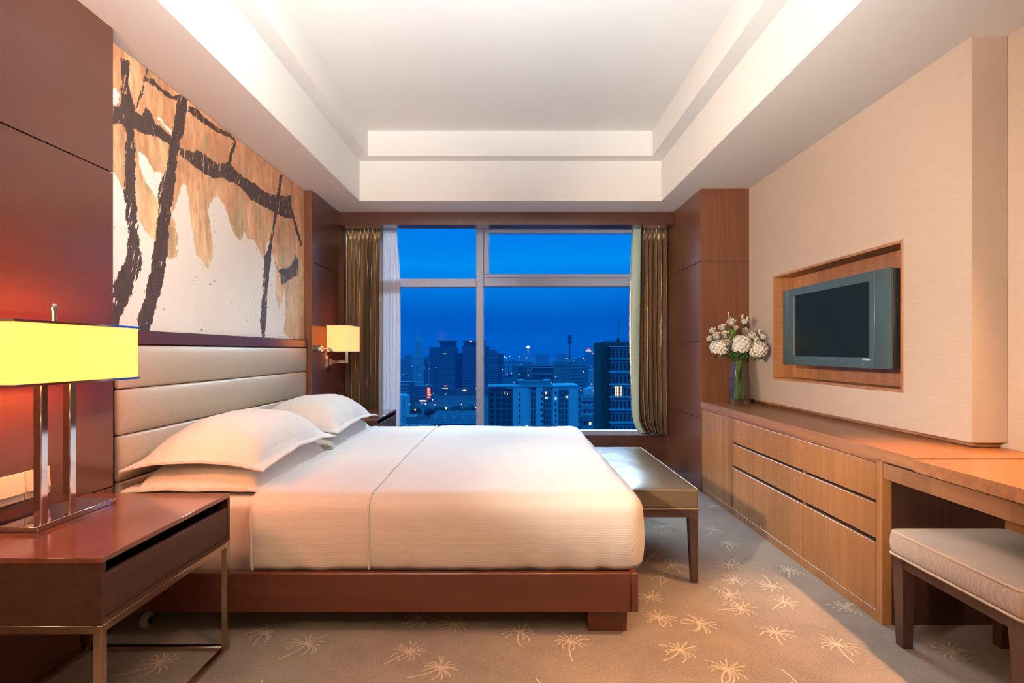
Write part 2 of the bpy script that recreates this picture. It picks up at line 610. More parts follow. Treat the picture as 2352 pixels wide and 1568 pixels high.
def ribbon(pts, w0, w1, z):
    prev = None
    n = len(pts)
    for i, p in enumerate(pts):
        q0, q1 = pts[max(0, i - 1)], pts[min(n - 1, i + 1)]
        d = Vector((q1[0] - q0[0], q1[1] - q0[1], 0)).normalized()
        s = Vector((-d.y, d.x, 0))
        w = (w0 + (w1 - w0) * i / (n - 1)) / 2
        a, c = b.bm.verts.new((p[0] + s.x * w, p[1] + s.y * w, z)), b.bm.verts.new((p[0] - s.x * w, p[1] - s.y * w, z))
        if prev:
            f = b.bm.faces.new((prev[0], prev[1], c, a))
            f.material_index = 1
        prev = (a, c)


for (mx, my, th, sl) in MOTIFS:
    rnd = random.Random(int(mx * 1000 + my * 77777))
    sl = max(sl, .06)
    bend = rnd.uniform(-.5, .5)
    pts = [(mx + math.cos(th + bend * t) * sl * 1.1 * t, my + math.sin(th + bend * t) * sl * 1.1 * t) for t in [i / 6 for i in range(7)]]
    ribbon(pts, .007, .0055, .0010)
    n = rnd.randint(11, 14)
    for i in range(n):
        a = th + math.pi + (i / (n - 1) - .5) * 4.3 + rnd.uniform(-.12, .12)
        ln = rnd.uniform(.052, .082)
        cv = (i / (n - 1) - .5) * rnd.uniform(.6, 1.6)
        pts = [(mx + math.cos(a + cv * t * t) * ln * t, my + math.sin(a + cv * t * t) * ln * t) for t in [j / 5 for j in range(6)]]
        ribbon(pts, .0045, .0055, .0011 + i * .00006)
o = b.build('floor', ['carpet', 'carpet_motif'])
tag(o, 'taupe carpet tufted with cream seed-head motifs', kind='structure')

# ceiling: soffit ring with a two-step tray
TX0, TX1, TY0, TY1 = -1.343, 1.332, .25, 4.71
UX0, UX1, UY0, UY1 = -1.236, 1.221, .36, 4.584
b = MB()
b.box(-1.95, TX0, YB - .1, YE, ZC, ZT1)
b.box(TX1, 2.3, YB - .1, YE, ZC, ZT1)
b.box(TX0, TX1, YB - .1, TY0, ZC, ZT1)
b.box(TX0, TX1, TY1, YE, ZC, ZT1)
b.box(-1.95, UX0, YB - .1, YE, ZT1, ZT2)
b.box(UX1, 2.3, YB - .1, YE, ZT1, ZT2)
b.box(UX0, UX1, YB - .1, UY0, ZT1, ZT2)
b.box(UX0, UX1, UY1, YE, ZT1, ZT2)
b.box(-1.95, 2.3, YB - .1, YE, ZT2, ZT2 + .1)
tag(b.build('ceiling', 'plaster'), 'white ceiling with a stepped rectangular tray', kind='structure')

b = MB()
b.box(-1.95, -1.735, YB - .1, YE, 0, ZC)
tag(b.build('wall_left', 'mahogany'), 'wall behind the mahogany panelling and the mural', kind='structure')
b = MB()
b.box(-1.735, 2.3, YB - .1, YB, 0, ZC)
tag(b.build('wall_back', 'wallpaper'), 'wall behind the camera', kind='structure')

GAP = .0025
ROWS = [(0, .592), (.5965, 1.8855), (1.8905, ZC)]


def panel_wall(name, label, y0, y1):
    s = structure(name, (XP, (y0 + y1) / 2, 0))
    MB().box(-1.735, XP - .012, y0 + .004, y1 - .002, 0, ZC).build('panel_backing', 'dark_gap', s)
    for z0, z1 in ROWS:
        MB().box(-1.735 if False else XP - .0115, XP, y0, y1, z0, z1, .0008, 1).build('panel', 'mahogany', s)
    s['label'] = label
    return s


panel_wall('trim_1', 'mahogany wall panelling behind the table lamp', YB, 2.194)
s2 = panel_wall('trim_2', 'mahogany wall panelling between mural and window curtain', 4.39, 5.06)
MB().box(-1.735, XP - .002, 4.3895, 4.402, 0, ZC).build('panel_edge', 'mahogany_z', s2)
MB().box(-1.735, -1.66, 5.062, 5.45, 0, ZC).build('return_panel', 'mahogany_z', s2)

# right-hand column clad in mahogany
cx0, cy0, cy1 = 1.552, 4.343, 5.06
s = structure('trim_3', (1.75, 4.7, 0))
s['label'] = 'mahogany-clad column right of the window'
MB().box(cx0 + .012, 2.095, cy0 + .012, 5.45, 0, ZC).build('column_core', 'dark_gap', s)
for z0, z1 in [(0, .60), (.6045, 1.2325), (1.237, 1.8855), (1.8905, ZC)]:
    MB().box(cx0, cx0 + .0115, cy0 + .0118, cy1, z0, z1, .0008, 1).build('side_panel', 'mahogany_z', s)
for z0, z1 in [(0, 1.8855), (1.8905, ZC)]:
    MB().box(cx0, 1.975, cy0, cy0 + .0115, z0, z1, .0008, 1).build('front_panel', 'mahogany_z', s)
MB().box(cx0 + .006, cx0 + .0115, cy1 + .004, 5.45, 0, ZC).build('return_panel', 'mahogany_z', s)

# wallpapered right wall with the recess for the television
NY0, NY1, NZ0, NZ1 = 2.634, 3.935, .945, 1.7075
WY0 = 2.243
s = structure('wall_right', (2.1, 2, 0))
s['label'] = 'wall covered in woven beige wallpaper'
b = MB()
b.box(XR2 + .002, 2.3, YB, YE, 0, ZC)
b.build('recessed_wall', 'wallpaper', s)
b = MB()
WZ0 = .765
b.box(XR, XR2, WY0, NY0, WZ0, ZC)
b.box(XR, XR2, NY1, cy0, WZ0, ZC)
b.box(XR, XR2, NY0, NY1, NZ1, ZC)
b.box(XR, XR2, NY0, NY1, WZ0, NZ0)
b.build('wallpaper_panel', 'wallpaper', s)
MB().box(1.985, XR2, WY0 + .03, cy0, .742, WZ0).build('base_strip', 'walnut', s)
n_ = structure('trim_4', (2.0, (NY0 + NY1) / 2, NZ0))
n_['label'] = 'veneer-lined recess in the wallpapered wall'
t = .016
b = MB()
b.box(2.078, 2.094, NY0 + .0005, NY1 - .0005, NZ0 + .0005, NZ1 - .0005)
b.build('back_panel', 'niche', n_)
for nm, bx in (('side_lining', (XR - .004, 2.078, NY0 + .0005, NY0 + t, NZ0 + .0005, NZ1 - .0005)), ('side_lining', (XR - .004, 2.078, NY1 - t, NY1 - .0005, NZ0 + .0005, NZ1 - .0005)),
               ('top_lining', (XR - .004, 2.078, NY0 + t, NY1 - t, NZ1 - t, NZ1 - .0005)), ('bottom_lining', (XR - .004, 2.078, NY0 + t, NY1 - t, NZ0 + .0005, NZ0 + t))):
    MB().box(*bx, .0008, 1).build(nm, 'niche', n_)

# window wall, pelmet, window
b = MB()
b.box(-1.735, 1.56, 5.45, 5.60, 0, .289)
b.box(-1.735, -1.62, 5.45, 5.60, .289, ZC)
b.box(1.50, 1.56, 5.45, 5.60, .289, ZC)
b.box(-1.62, 1.50, 5.45, 5.60, 2.455, ZC)
tag(b.build('wall_front', 'mahogany'), 'mahogany wall around and below the window', kind='structure')
s = structure('trim_5', (0, 5.1, 2.42))
s['label'] = 'mahogany pelmet across the top of the window'
MB().box(XP + .001, -.0605, 5.062, 5.22, 2.357, ZC - .001, .001, 1).build('pelmet_board', 'mahogany', s)
MB().box(-.0575, cx0 - .001, 5.062, 5.22, 2.357, ZC - .001, .001, 1).build('pelmet_board', 'mahogany', s)

w = structure('window_1', (0, 5.45, .3))
w['label'] = 'wide window with grey frames over the city at dusk'
fr = MB()
fr.box(-1.62, 1.50, 5.435, 5.52, .290, .339, .003, 1)
fr.box(-1.62, 1.50, 5.452, 5.52, 2.425, 2.454, .003, 1)
fr.box(-1.62, -1.565, 5.452, 5.52, .339, 2.425)
fr.box(1.445, 1.50, 5.452, 5.52, .339, 2.425)
fr.build('window_frame', 'window_frame', w, 40)
MB().box(-.358, -.281, 5.43, 5.52, .339, 2.425, .003, 1).build('mullion', 'window_frame', w, 40)
MB().box(-1.565, -.358, 5.44, 5.52, 1.811, 1.896, .003, 1).build('transom', 'window_frame', w, 40)
MB().box(-.281, 1.445, 5.44, 5.52, 1.816, 1.902, .003, 1).build('transom', 'window_frame', w, 40)
sa = MB()
sa.box(-.279, 1.443, 5.425, 5.50, 1.904, 1.942, .004, 1)
sa.box(-.279, 1.443, 5.425, 5.50, 2.362, 2.423, .004, 1)
sa.box(-.279, -.226, 5.425, 5.50, 1.942, 2.362, .004, 1)
sa.box(1.39, 1.443, 5.425, 5.50, 1.942, 2.362, .004, 1)
sash = sa.build('opening_sash', 'window_frame', w, 40)
for x0, x1, z0, z1 in ((-1.565, -.358, .339, 1.811), (-1.565, -.358, 1.896, 2.425), (-.281, 1.445, .339, 1.816), (-.226, 1.39, 1.942, 2.362)):
    MB().box(x0, x1, 5.474, 5.480, z0, z1).build('pane', 'glass', w)

# ------------------------------------------------------------------ painted mural (three canvases)
S = 1 / 1.96


def mural_yz(pts):
    r = []
    for cx_, cy_ in pts:
        px, py = cx_ * S, cy_ * S
        Y = F * XL / (px - VX)
        r.append((Y, CAMZ - (py - VY) * Y / F))
    return np.array(r)


def vnoise(y, z, fy, fz, seed, octv=3):
    r = np.zeros_like(y)
    amp, tot = 1.0, 0.0
    for o_ in range(octv):
        lat = np.random.default_rng(seed + o_).random((257, 257))
        u, v = (y * fy) % 256, (z * fz) % 256
        iu, iv = u.astype(int), v.astype(int)
        fu, fv = u - iu, v - iv
        fu, fv = fu * fu * (3 - 2 * fu), fv * fv * (3 - 2 * fv)
        r += amp * ((lat[iu, iv] * (1 - fu) + lat[iu + 1, iv] * fu) * (1 - fv) + (lat[iu, iv + 1] * (1 - fu) + lat[iu + 1, iv + 1] * fu) * fv)
        tot += amp
        amp *= .55
        fy, fz = fy * 2.03, fz * 2.03
    return r / tot


def inside(poly, y, z):
    ins = np.zeros(y.shape, bool)
    n = len(poly)
    for i in range(n):
        y0, z0 = poly[i]
        y1, z1 = poly[(i + 1) % n]
        if z0 == z1:
            continue
        c = ((z0 > z) != (z1 > z)) & (y < (y1 - y0) * (z - z0) / (z1 - z0) + y0)
        ins ^= c
    return ins


OCHRE = [[(480, 100), (1400, 830), (1372, 900), (1372, 1532), (1300, 1520), (1280, 1500), (1283, 1400), (1282, 1290), (1270, 1360), (1255, 1390), (1240, 1330), (1240, 1200), (1228, 1140), (1215, 1080), (1200, 1100), (1192, 1180), (1165, 1120), (1140, 1075), (1110, 1070), (1097, 1035), (1090, 1070), (1075, 1080), (1050, 1050), (1030, 980), (1005, 915), (985, 885), (960, 893), (943, 912), (940, 960), (950, 1030), (958, 1100), (957, 1160), (945, 1185), (938, 1215), (925, 1200), (910, 1170), (885, 1150), (870, 1080), (860, 1000), (850, 900), (835, 830), (820, 825), (805, 890), (790, 935), (772, 962), (790, 1000), (800, 1080), (795, 1150), (770, 1172), (750, 1160), (720, 1060), (695, 1092), (670, 1060), (645, 1030), (622, 985), (605, 900), (560, 890), (545, 840), (525, 790), (505, 780), (480, 700)]]
WHITE = [[(625, 690), (650, 700), (690, 770), (730, 785), (722, 850), (716, 910), (690, 880), (650, 800), (622, 740)], [(500, 400), (520, 395), (540, 430), (522, 468), (500, 470)], [(700, 530), (720, 535), (770, 580), (772, 605), (740, 570)]]
DARK = [[(548, 265), (580, 270), (585, 400), (605, 480), (605, 600), (605, 700), (612, 880), (620, 1000), (635, 1150), (637, 1215), (610, 1260), (590, 1320), (560, 1390), (540, 1440), (530, 1490), (500, 1490), (505, 1280), (535, 1230), (565, 1180), (575, 1130), (575, 1050), (565, 950), (560, 870), (562, 750), (565, 600), (555, 560), (505, 555), (505, 475), (545, 460), (548, 350)],
        [(600, 500), (640, 515), (655, 490), (690, 520), (700, 560), (740, 590), (770, 610), (775, 660), (740, 640), (700, 610), (640, 600), (603, 580)],
        [(655, 300), (663, 310), (650, 380), (635, 430), (617, 480), (606, 480), (630, 420), (645, 370)],
        [(650, 350), (690, 360), (730, 400), (770, 425), (800, 430), (800, 457), (770, 447), (720, 412), (680, 382), (652, 374)],
        [(800, 425), (845, 435), (840, 500), (825, 600), (810, 650), (800, 700), (790, 790), (775, 920), (760, 1000), (755, 1130), (735, 1250), (715, 1340), (690, 1420), (675, 1500), (635, 1495), (615, 1440), (640, 1370), (660, 1300), (680, 1180), (695, 1090), (712, 960), (715, 850), (745, 770), (760, 690), (775, 600), (790, 500)],
        [(845, 480), (880, 490), (910, 518), (960, 560), (1010, 588), (1055, 613), (1060, 632), (1010, 608), (950, 580), (890, 534), (845, 502)],
        [(1062, 625), (1056, 670), (1047, 710), (1042, 745), (1028, 745), (1035, 690), (1050, 640)],
        [(805, 660), (870, 690), (885, 675), (920, 690), (970, 735), (1000, 740), (1030, 730), (1060, 760), (1095, 800), (1150, 830), (1200, 870), (1260, 880), (1310, 880), (1312, 940), (1315, 985), (1285, 980), (1240, 960), (1180, 930), (1120, 890), (1090, 850), (1050, 820), (1000, 805), (950, 795), (900, 770), (850, 730), (810, 700)],
        [(1262, 780), (1273, 785), (1259, 880), (1247, 960), (1232, 1040), (1224, 1100), (1218, 1180), (1205, 1300), (1200, 1420), (1192, 1520), (1180, 1520), (1170, 1450), (1178, 1380), (1185, 1250), (1190, 1150), (1213, 1100), (1223, 1030), (1243, 900)],
        [(1312, 930), (1326, 980), (1347, 1060), (1362, 1105), (1354, 1105), (1333, 1050), (1316, 980)],
        [(1230, 1170), (1255, 1210), (1280, 1210), (1310, 1195), (1330, 1150), (1343, 1170), (1340, 1240), (1300, 1260), (1268, 1282), (1258, 1230)]]
GREEN = [[(1040, 830), (1090, 870), (1095, 1020), (1085, 1075), (1065, 1070), (1040, 980)], [(765, 1010), (795, 1030), (798, 1120), (770, 1165), (755, 1110)], [(905, 620), (945, 600), (940, 690), (910, 680)], [(1265, 1000), (1290, 990), (1285, 1120), (1265, 1180)], [(1150, 930), (1175, 940), (1172, 1010), (1150, 1000)]]


def canvas(y0, y1, z0, z1):
    step = .0034
    ny, nz = int((y1 - y0) / step), int((z1 - z0) / step)
    yy, zz = np.meshgrid(np.linspace(y0, y1, ny + 1), np.linspace(z0, z1, nz + 1), indexing='ij')
    wy = yy + (vnoise(yy, zz, 22, 22, 1) - .5) * .028 + (vnoise(yy, zz, 130, 60, 5, 2) - .5) * .012
    wz = zz + (vnoise(yy, zz, 22, 22, 11) - .5) * .028 + (vnoise(yy, zz, 130, 130, 15, 2) - .5) * .008
    col = np.empty(yy.shape + (3,))
    n1 = vnoise(yy, zz, 3, 3, 21)
    col[:] = np.array([.88, .83, .76])
    col *= (.96 + .06 * n1)[..., None]
    och = np.zeros(yy.shape, bool)
    for p in OCHRE:
        och |= inside(mural_yz(p), wy, wz)
    for p in WHITE:
        och &= ~inside(mural_yz(p), wy, wz)
    a = vnoise(yy + .15 * zz, zz, 26, 5, 31, 4)
    h = np.clip((zz - 1.55) / .75, 0, 1)
    top, low = np.array([.58, .28, .145]), np.array([.78, .56, .33])
    oc = low + (top - low) * np.clip(h + (a - .5) * 1.6, 0, 1)[..., None]
    n2 = vnoise(yy, zz, 8, 4, 41, 4)
    oc = oc * (.60 + .80 * n2)[..., None]
    n3 = vnoise(yy, zz, 60, 24, 51, 3)
    oc *= (.78 + .44 * n3)[..., None]
    n4 = vnoise(yy + .1 * zz, zz, 170, 11, 55, 2)
    oc *= (.80 + .40 * n4)[..., None]
    pk = np.clip((vnoise(yy, zz, 5, 5, 61) - .58) * 5, 0, 1)[..., None]
    oc = oc * (1 - .5 * pk) + np.array([.60, .29, .17]) * .5 * pk
    gr = np.zeros(yy.shape, bool)
    for p in GREEN:
        gr |= inside(mural_yz(p), wy, wz)
    gm = (gr * np.clip(vnoise(yy, zz, 30, 7, 71) * 1.6 - .2, 0, 1))[..., None]
    oc = oc * (1 - .75 * gm) + np.array([.30, .27, .14]) * .75 * gm
    col = np.where(och[..., None], oc, col)
    # thin darker rim where ochre meets the cream
    dk = np.zeros(yy.shape, bool)
    wy2 = yy + (vnoise(yy, zz, 30, 30, 81) - .5) * .024 + (vnoise(yy, zz, 200, 30, 85, 2) - .5) * .016
    for p in DARK:
        dk |= inside(mural_yz(p), wy2, wz)
    dry = vnoise(yy - .25 * zz, zz, 110, 14, 91, 3)
    dk &= ~((dry > .70) & (vnoise(yy, zz, 12, 12, 95) > .52))
    dc = np.array([.055, .036, .032]) * (.75 + .8 * vnoise(yy, zz, 60, 18, 99))[..., None]
    col = np.where(dk[..., None], dc, col)
    sp = (vnoise(yy, zz, 45, 45, 103, 2) > .885) & ~och
    col = np.where(sp[..., None], np.array([.2, .2, .2]), col)
    me = bpy.data.meshes.new('canvas_panel')
    n = (ny + 1) * (nz + 1)
    co = np.empty((n, 3), np.float32)
    relief = (dk * .0006 + och * .0003).ravel()
    co[:, 0] = XL + relief
    co[:, 1] = yy.ravel()
    co[:, 2] = zz.ravel()
    idx = np.arange(n).reshape(ny + 1, nz + 1)
    q = np.stack([idx[:-1, :-1], idx[1:, :-1], idx[1:, 1:], idx[:-1, 1:]], -1).reshape(-1, 4)
    # back of the board and its four edges, so the canvas has a thickness
    cb = np.array([[XL - .018, y0, z0], [XL - .018, y1, z0], [XL - .018, y1, z1], [XL - .018, y0, z1]], np.float32)
    f = n
    c00, c10, c11, c01 = idx[0, 0], idx[-1, 0], idx[-1, -1], idx[0, -1]
    extra = np.array([[f, f + 3, f + 2, f + 1], [f, f + 1, c10, c00], [f + 1, f + 2, c11, c10], [f + 2, f + 3, c01, c11], [f + 3, f, c00, c01]])
    co = np.concatenate([co, cb])
    q = np.concatenate([q, extra])
    me.vertices.add(len(co))
    me.vertices.foreach_set('co', co.ravel())
    me.loops.add(q.size)
    me.loops.foreach_set('vertex_index', q.ravel().astype(np.int32))
    me.polygons.add(len(q))
    me.polygons.foreach_set('loop_start', np.arange(0, q.size, 4, dtype=np.int32))
    me.update(calc_edges=True)
    ca = me.color_attributes.new('Col', 'FLOAT_COLOR', 'POINT')
    full = np.ones((len(co), 4), np.float32)
    full[:n, :3] = np.clip(col.reshape(-1, 3), 0, 1)
    full[n:, :3] = .5
    ca.data.foreach_set('color', full.ravel())
    me.materials.append(M['paint'])
    return me


mural = thing('wall_painting', 'large abstract painting in ochre, cream and black strokes above the headboard', 'painting', (XL, 3.3, 1.246))
for y0, y1 in ((2.225, 2.951), (2.9535, 3.680), (3.6825, 4.388)):
    me = canvas(y0, y1, 1.247, ZC - .004)
    me.transform(Matrix.Translation(-mural.location))
    o = bpy.data.objects.new('canvas_panel', me)
    C.objects.link(o)
    o.parent = mural

# ------------------------------------------------------------------ headboard
hb = thing('headboard', 'beige leather headboard in horizontal padded bands below the painting', 'headboard', (-1.72, 3.33, .3))
MB().box(-1.734, -1.712, 2.27, 4.385, .001, 1.184).build('backing_board', 'dark_wood', hb)
zs = [.186, .386, .586, .786, .986, 1.182]
for z0, z1 in zip(zs, zs[1:]):
    def bulge(p, n, z0=z0, z1=z1):
        if p.x > -1.700:
            u = max(0, 1 - ((p.z - (z0 + z1) / 2) / ((z1 - z0) / 2)) ** 2)
            v = min(1, (p.y - 2.28) / .12, (4.38 - p.y) / .12)
            p = p + Vector((.016 * u * max(0, v) ** .5 + .001 * fbm(p, 9), 0, 0))
        return p
    MB().soft_box(-1.7115, -1.687, 2.282, 4.378, z0 + .001, z1 - .001, .011, .025, bulge).build('padded_band', 'leather_beige', hb, 60)
MB().box(-1.7115, -1.676, 2.22, 4.387, 1.1845, 1.242, .002, 1).build('top_ledge', 'mahogany', hb, 40)

# ------------------------------------------------------------------ bed
bed = thing('bed', 'double bed with low red-brown mahogany frame on block legs', 'bed', (-.55, 3.22, 0))
BY0, BY1, BX0, BX1 = 2.15, 4.32, -1.66, .516
MB().box(BX0, BX1 - .031, BY0, BY0 + .028, .093, .252, .003, 1).build('side_rail', 'mahogany_x', bed, 40)
MB().box(BX0, BX1 - .031, BY1 - .028, BY1, .093, .252, .003, 1).build('side_rail', 'mahogany_x', bed, 40)
MB().box(BX1 - .0302, BX1, BY0 + .001, BY1 - .001, .093, .252, .003, 1).build('foot_rail', 'mahogany_x', bed, 40)
MB().box(BX0, BX1 - .031, BY0 + .0285, BY1 - .0285, .15, .185).build('slat_base', 'dark_wood', bed)
for x0, x1, y0 in ((.316, .478, 2.185), (.316, .478, 4.17)):
    MB().taper(x0, x1, y0, y0 + .10, 0, .0925, .97, .97).build('leg', 'mahogany_x', bed)
for y0 in (2.19, 4.2):
    cst = MB().box(-1.532, -1.498, y0 + .005, y0 + .05, .075, .1495, .004, 1).build('caster', 'steel', bed, 40)
    MB().lathe([(.012, 0), (.030, .002), (.034, .006), (.034, .022), (.030, .026), (.012, .028)], 28, (-1.529, y0 + .02, .0345), 'X').build('wheel', 'rubber', cst, 50)
MB().lathe([(.016, -.003), (.016, .031)], 20, (-1.529, 2.21, .0345), 'X').build('hub', 'dark_gap', cst, 50)


def sheet_d(p, n):
    return p + n * (.004 * fbm(p, 6))


mt = MB().soft_box(-1.655, .45, 2.238, 4.215, .192, .532, .05, .05, sheet_d).build('mattress', 'sheet', None, 60, loc=(-.6, 3.2, .192))
tag(mt, 'mattress in a white fitted sheet, seen beside the near pillows', 'mattress')

DX0, DX1 = -1.07, .552
duv = thing('duvet', 'white fine-striped duvet spread over the bed', 'duvet', (-.26, 3.22, .25))


def duvet_d(p, n):
    q = p.copy()
    w = .006 * fbm((p.x, p.y, p.z), 2.2) + .0022 * fbm((p.x * 3, p.y, p.z), 5)
    low = max(0, min(1, (.48 - p.z) / .2))
    if n.y < -.5 or n.x > .5:
        t = p.x if n.y < -.5 else p.y
        ph = t * 46 + 3 * mnoise.noise(Vector((t * 5, 0, 3)))
        w += .0065 * low * math.sin(ph) * (0.4 + abs(mnoise.noise(Vector((t * 4, 7, 1)))))
        diag = (p.x * .8 + p.z * 1.0)
        w += .004 * low * mnoise.noise(Vector((diag * 12, p.z * 4, 2)))
        # the hem is tucked under along the bottom
        w -= .004 * max(0, (.295 - p.z) / .045) ** 2
        w += .006 * max(0, (.30 - p.z) / .05) * mnoise.noise(Vector((t * 9, 2, 5)))
        # side leans out a little half way up
        w += .012 * math.sin(math.pi * max(0, min(1, (p.z - .25) / .3)))
    if n.z > .5:
        ex = (p.x + .26) / .82
        ey = (p.y - 3.22) / 1.0
        w += .014 * (1 - min(1, ex * ex)) * (1 - min(1, ey * ey))
        w -= .006 * math.exp(-((p.x + .58) / .02) ** 2)
    r_ = q + n * w
    r_.z = max(r_.z, .2528)
    return r_


dv = MB()
dv.soft_box(DX0 - .15, DX1, 2.180, 4.275, .150, .562, (.085, .085, .075), .022, duvet_d, skip=('Z-', 'X-'))
bmesh.ops.delete(dv.bm, geom=[f for f in dv.bm.faces if f.calc_center_median().x < DX0 or max(v.co.z for v in f.verts) < .2530], context='FACES')
cov = dv.build('duvet_cover', 'linen', duv, 60, solid=.012)


def on_duvet(x, lift):
    r = .085
    pts = []
    prof = [(2.180, .256 + i * .0205) for i in range(11)]
    for i in range(9):
        a = math.pi - math.pi / 2 * i / 8
        pts_ = (2.265 + .085 * math.cos(a), .487 + .075 * math.sin(a))
        prof.append(pts_)
    prof += [(2.265 + (4.19 - 2.265) * i / 40, .562) for i in range(1, 40)]
    for i in range(9):
        a = math.pi / 2 - math.pi / 2 * i / 8
        prof.append((4.19 + .085 * math.cos(a), .487 + .075 * math.sin(a)))
    prof += [(4.275, .46 - i * .02) for i in range(10)]
    for k, (y, z) in enumerate(prof):
        if y <= 2.2 and z < .49:
            n = Vector((0, -1, 0))
        elif z > .55:
            n = Vector((0, 0, 1))
        elif y >= 4.26:
            n = Vector((0, 1, 0))
        else:
            c = Vector((0, 2.265 if y < 3 else 4.19, .487))
            n = (Vector((0, y, z)) - c).normalized()
        xx = x + .006 * mnoise.noise(Vector((y * 3, z * 5, 1)))
        pts.append(duvet_d(Vector((xx, y, z)), n) + n * lift)
    return pts


MB().tube(on_duvet(-.585, .0045), .0048, 8).build('piping', 'sheet', duv, 70)
MB().tube(on_duvet(DX0 + .006, -.004), .008, 8).build('hem', 'sheet', duv, 70)


def pillow(label, x0, x1, y0, y1, zb, hbot, htop, base=None, seed=0, droop=.02, pw=2.6, ex=.62):
    """oxford pillow lying flat: flange all round; base(x,y) = height of what is below"""
    nu, nv = 56, 76
    fl = .045
    cx, cy, hx, hy = (x0 + x1) / 2, (y0 + y1) / 2, (x1 - x0) / 2, (y1 - y0) / 2

    def shape(u, v):
        a = min(1, (1 - abs(u)) * hx / (hx - fl) * (hx) / hx)
        ui = min(1, abs(u) * hx / (hx - fl))
        vi = min(1, abs(v) * hy / (hy - fl))
        s = (1 - ui ** pw) * (1 - vi ** pw)
        return max(0, s) ** ex

    def outline(u, v):
        # corners are pulled out to points, sides bow in slightly
        x = cx + u * hx * (1 - .035 * (1 - v * v)) + .006 * mnoise.noise(Vector((v * 4, seed, u)))
        y = cy + v * hy * (1 - .03 * (1 - u * u)) + .006 * mnoise.noise(Vector((u * 4, seed + 9, v)))
        return x, y

    def zbot(u, v):
        x, y = outline(u, v)
        s = shape(u, v)
        e = max(abs(u), abs(v))
        z = zb - droop * (u * u * v * v) + .006 * mnoise.noise(Vector((x * 7, y * 7, seed))) * (1 - s)
        z -= hbot * s
        if base is not None:
            z = max(z, base(x, y) + .004)
        return z

    def ztop(u, v):
        x, y = outline(u, v)
        s = shape(u, v)
        w = .006 * fbm((x, y, seed * 1.7), 6) * min(1, s * 2)
        w += .004 * math.sin(u * 30 + 4 * mnoise.noise(Vector((x * 5, y * 5, seed)))) * max(0, .5 - s) * 1.5
        base_t = zb - droop * (u * u * v * v) + .006 * mnoise.noise(Vector((x * 7, y * 7, seed))) * (1 - s)
        return max(base_t + .007 + htop * s + w, zbot(u, v) + .006)

    m = MB()
    top = m.grid(lambda a, c: Vector((*outline(a * 2 - 1, c * 2 - 1), ztop(a * 2 - 1, c * 2 - 1))), nu, nv)
    bot = m.grid(lambda a, c: Vector((*outline(a * 2 - 1, c * 2 - 1), zbot(a * 2 - 1, c * 2 - 1))), nu, nv)
    rim_t = [top[i][0] for i in range(nu + 1)] + [top[nu][j] for j in range(1, nv + 1)] + [top[i][nv] for i in range(nu - 1, -1, -1)] + [top[0][j] for j in range(nv - 1, 0, -1)]
    rim_b = [bot[i][0] for i in range(nu + 1)] + [bot[nu][j] for j in range(1, nv + 1)] + [bot[i][nv] for i in range(nu - 1, -1, -1)] + [bot[0][j] for j in range(nv - 1, 0, -1)]
    for i in range(len(rim_t)):
        j = (i + 1) % len(rim_t)
        m.bm.faces.new((rim_t[i], rim_t[j], rim_b[j], rim_b[i]))
    o = m.build('pillow', 'pillow', None, 70, loc=(cx, cy, zb))
    tag(o, label, 'pillow', 'white oxford pillows at the head of the bed')

    def topfn(x, y):
        u = max(-1, min(1, (x - cx) / hx))
        v = max(-1, min(1, (y - cy) / hy))
        return ztop(u, v)
    return topfn


t1 = pillow('lower white pillow of the pile nearest the table lamp', -1.655, -1.055, 2.25, 3.19, .556, .004, .125, None, 1, .004, 4.0, .42)
pillow('upper white pillow of the pile nearest the table lamp', -1.655, -1.045, 2.24, 3.18, .676, .03, .165, t1, 2, .035, 2.8, .56)
t2 = pillow('lower white pillow of the pile nearest the window', -1.655, -1.055, 3.22, 4.19, .556, .004, .125, None, 3, .004, 4.0, .42)
pillow('upper white pillow of the pile nearest the window', -1.655, -1.045, 3.21, 4.17, .676, .03, .165, t2, 4, .025, 2.8, .56)


# ------------------------------------------------------------------ nightstands
def nightstand(label, x0, x1, y0, y1):
    ns = thing('nightstand', label, 'nightstand', ((x0 + x1) / 2, (y0 + y1) / 2, 0), 'mahogany nightstands on metal frames')
    zb, zt, t = .4195, .601, .016
    MB().box(x0, x1, y0, y1, zt - t, zt, .001, 1).build('top_panel', 'night_top', ns, 40)
    MB().box(x0, x1, y0, y0 + t, zb, zt - t - .0002).build('side_panel', 'night_front', ns)
    MB().box(x0, x1, y1 - t, y1, zb, zt - t - .0002).build('side_panel', 'night_front', ns)
    MB().box(x0, x1, y0 + t, y1 - t, zb, zb + t).build('bottom_panel', 'night_front', ns)
    MB().box(x0, x0 + .01, y0 + t, y1 - t, zb + t, zt - t).build('back_panel', 'dark_gap', ns)
    MB().box(x1 - .02, x1 - .0015, y0 + t + .002, y1 - t - .002, zb + t + .002, .549, .001, 1).build('drawer', 'night_front', ns, 40)
    r = .0215
    zr = zb - .0005
    for ax, ay in ((x0, y0), (x0, y1 - r), (x1 - r, y0), (x1 - r, y1 - r)):
        MB().box(ax, ax + r, ay, ay + r, 0.0005, zr, .0012, 1).build('leg', 'steel', ns, 40)
    for z0, z1 in ((zr - r, zr), (.0008, r * .75)):
        for ay in (y0, y1 - r):
            MB().box(x0 + r, x1 - r, ay + .0006, ay + r - .0006, z0, z1, .0012, 1).build('cross_rail', 'steel', ns, 40)
        for ax in (x0, x1 - r):
            MB().box(ax + .0006, ax + r - .0006, y0 + r, y1 - r, z0, z1, .0012, 1).build('cross_rail', 'steel', ns, 40)
    return ns


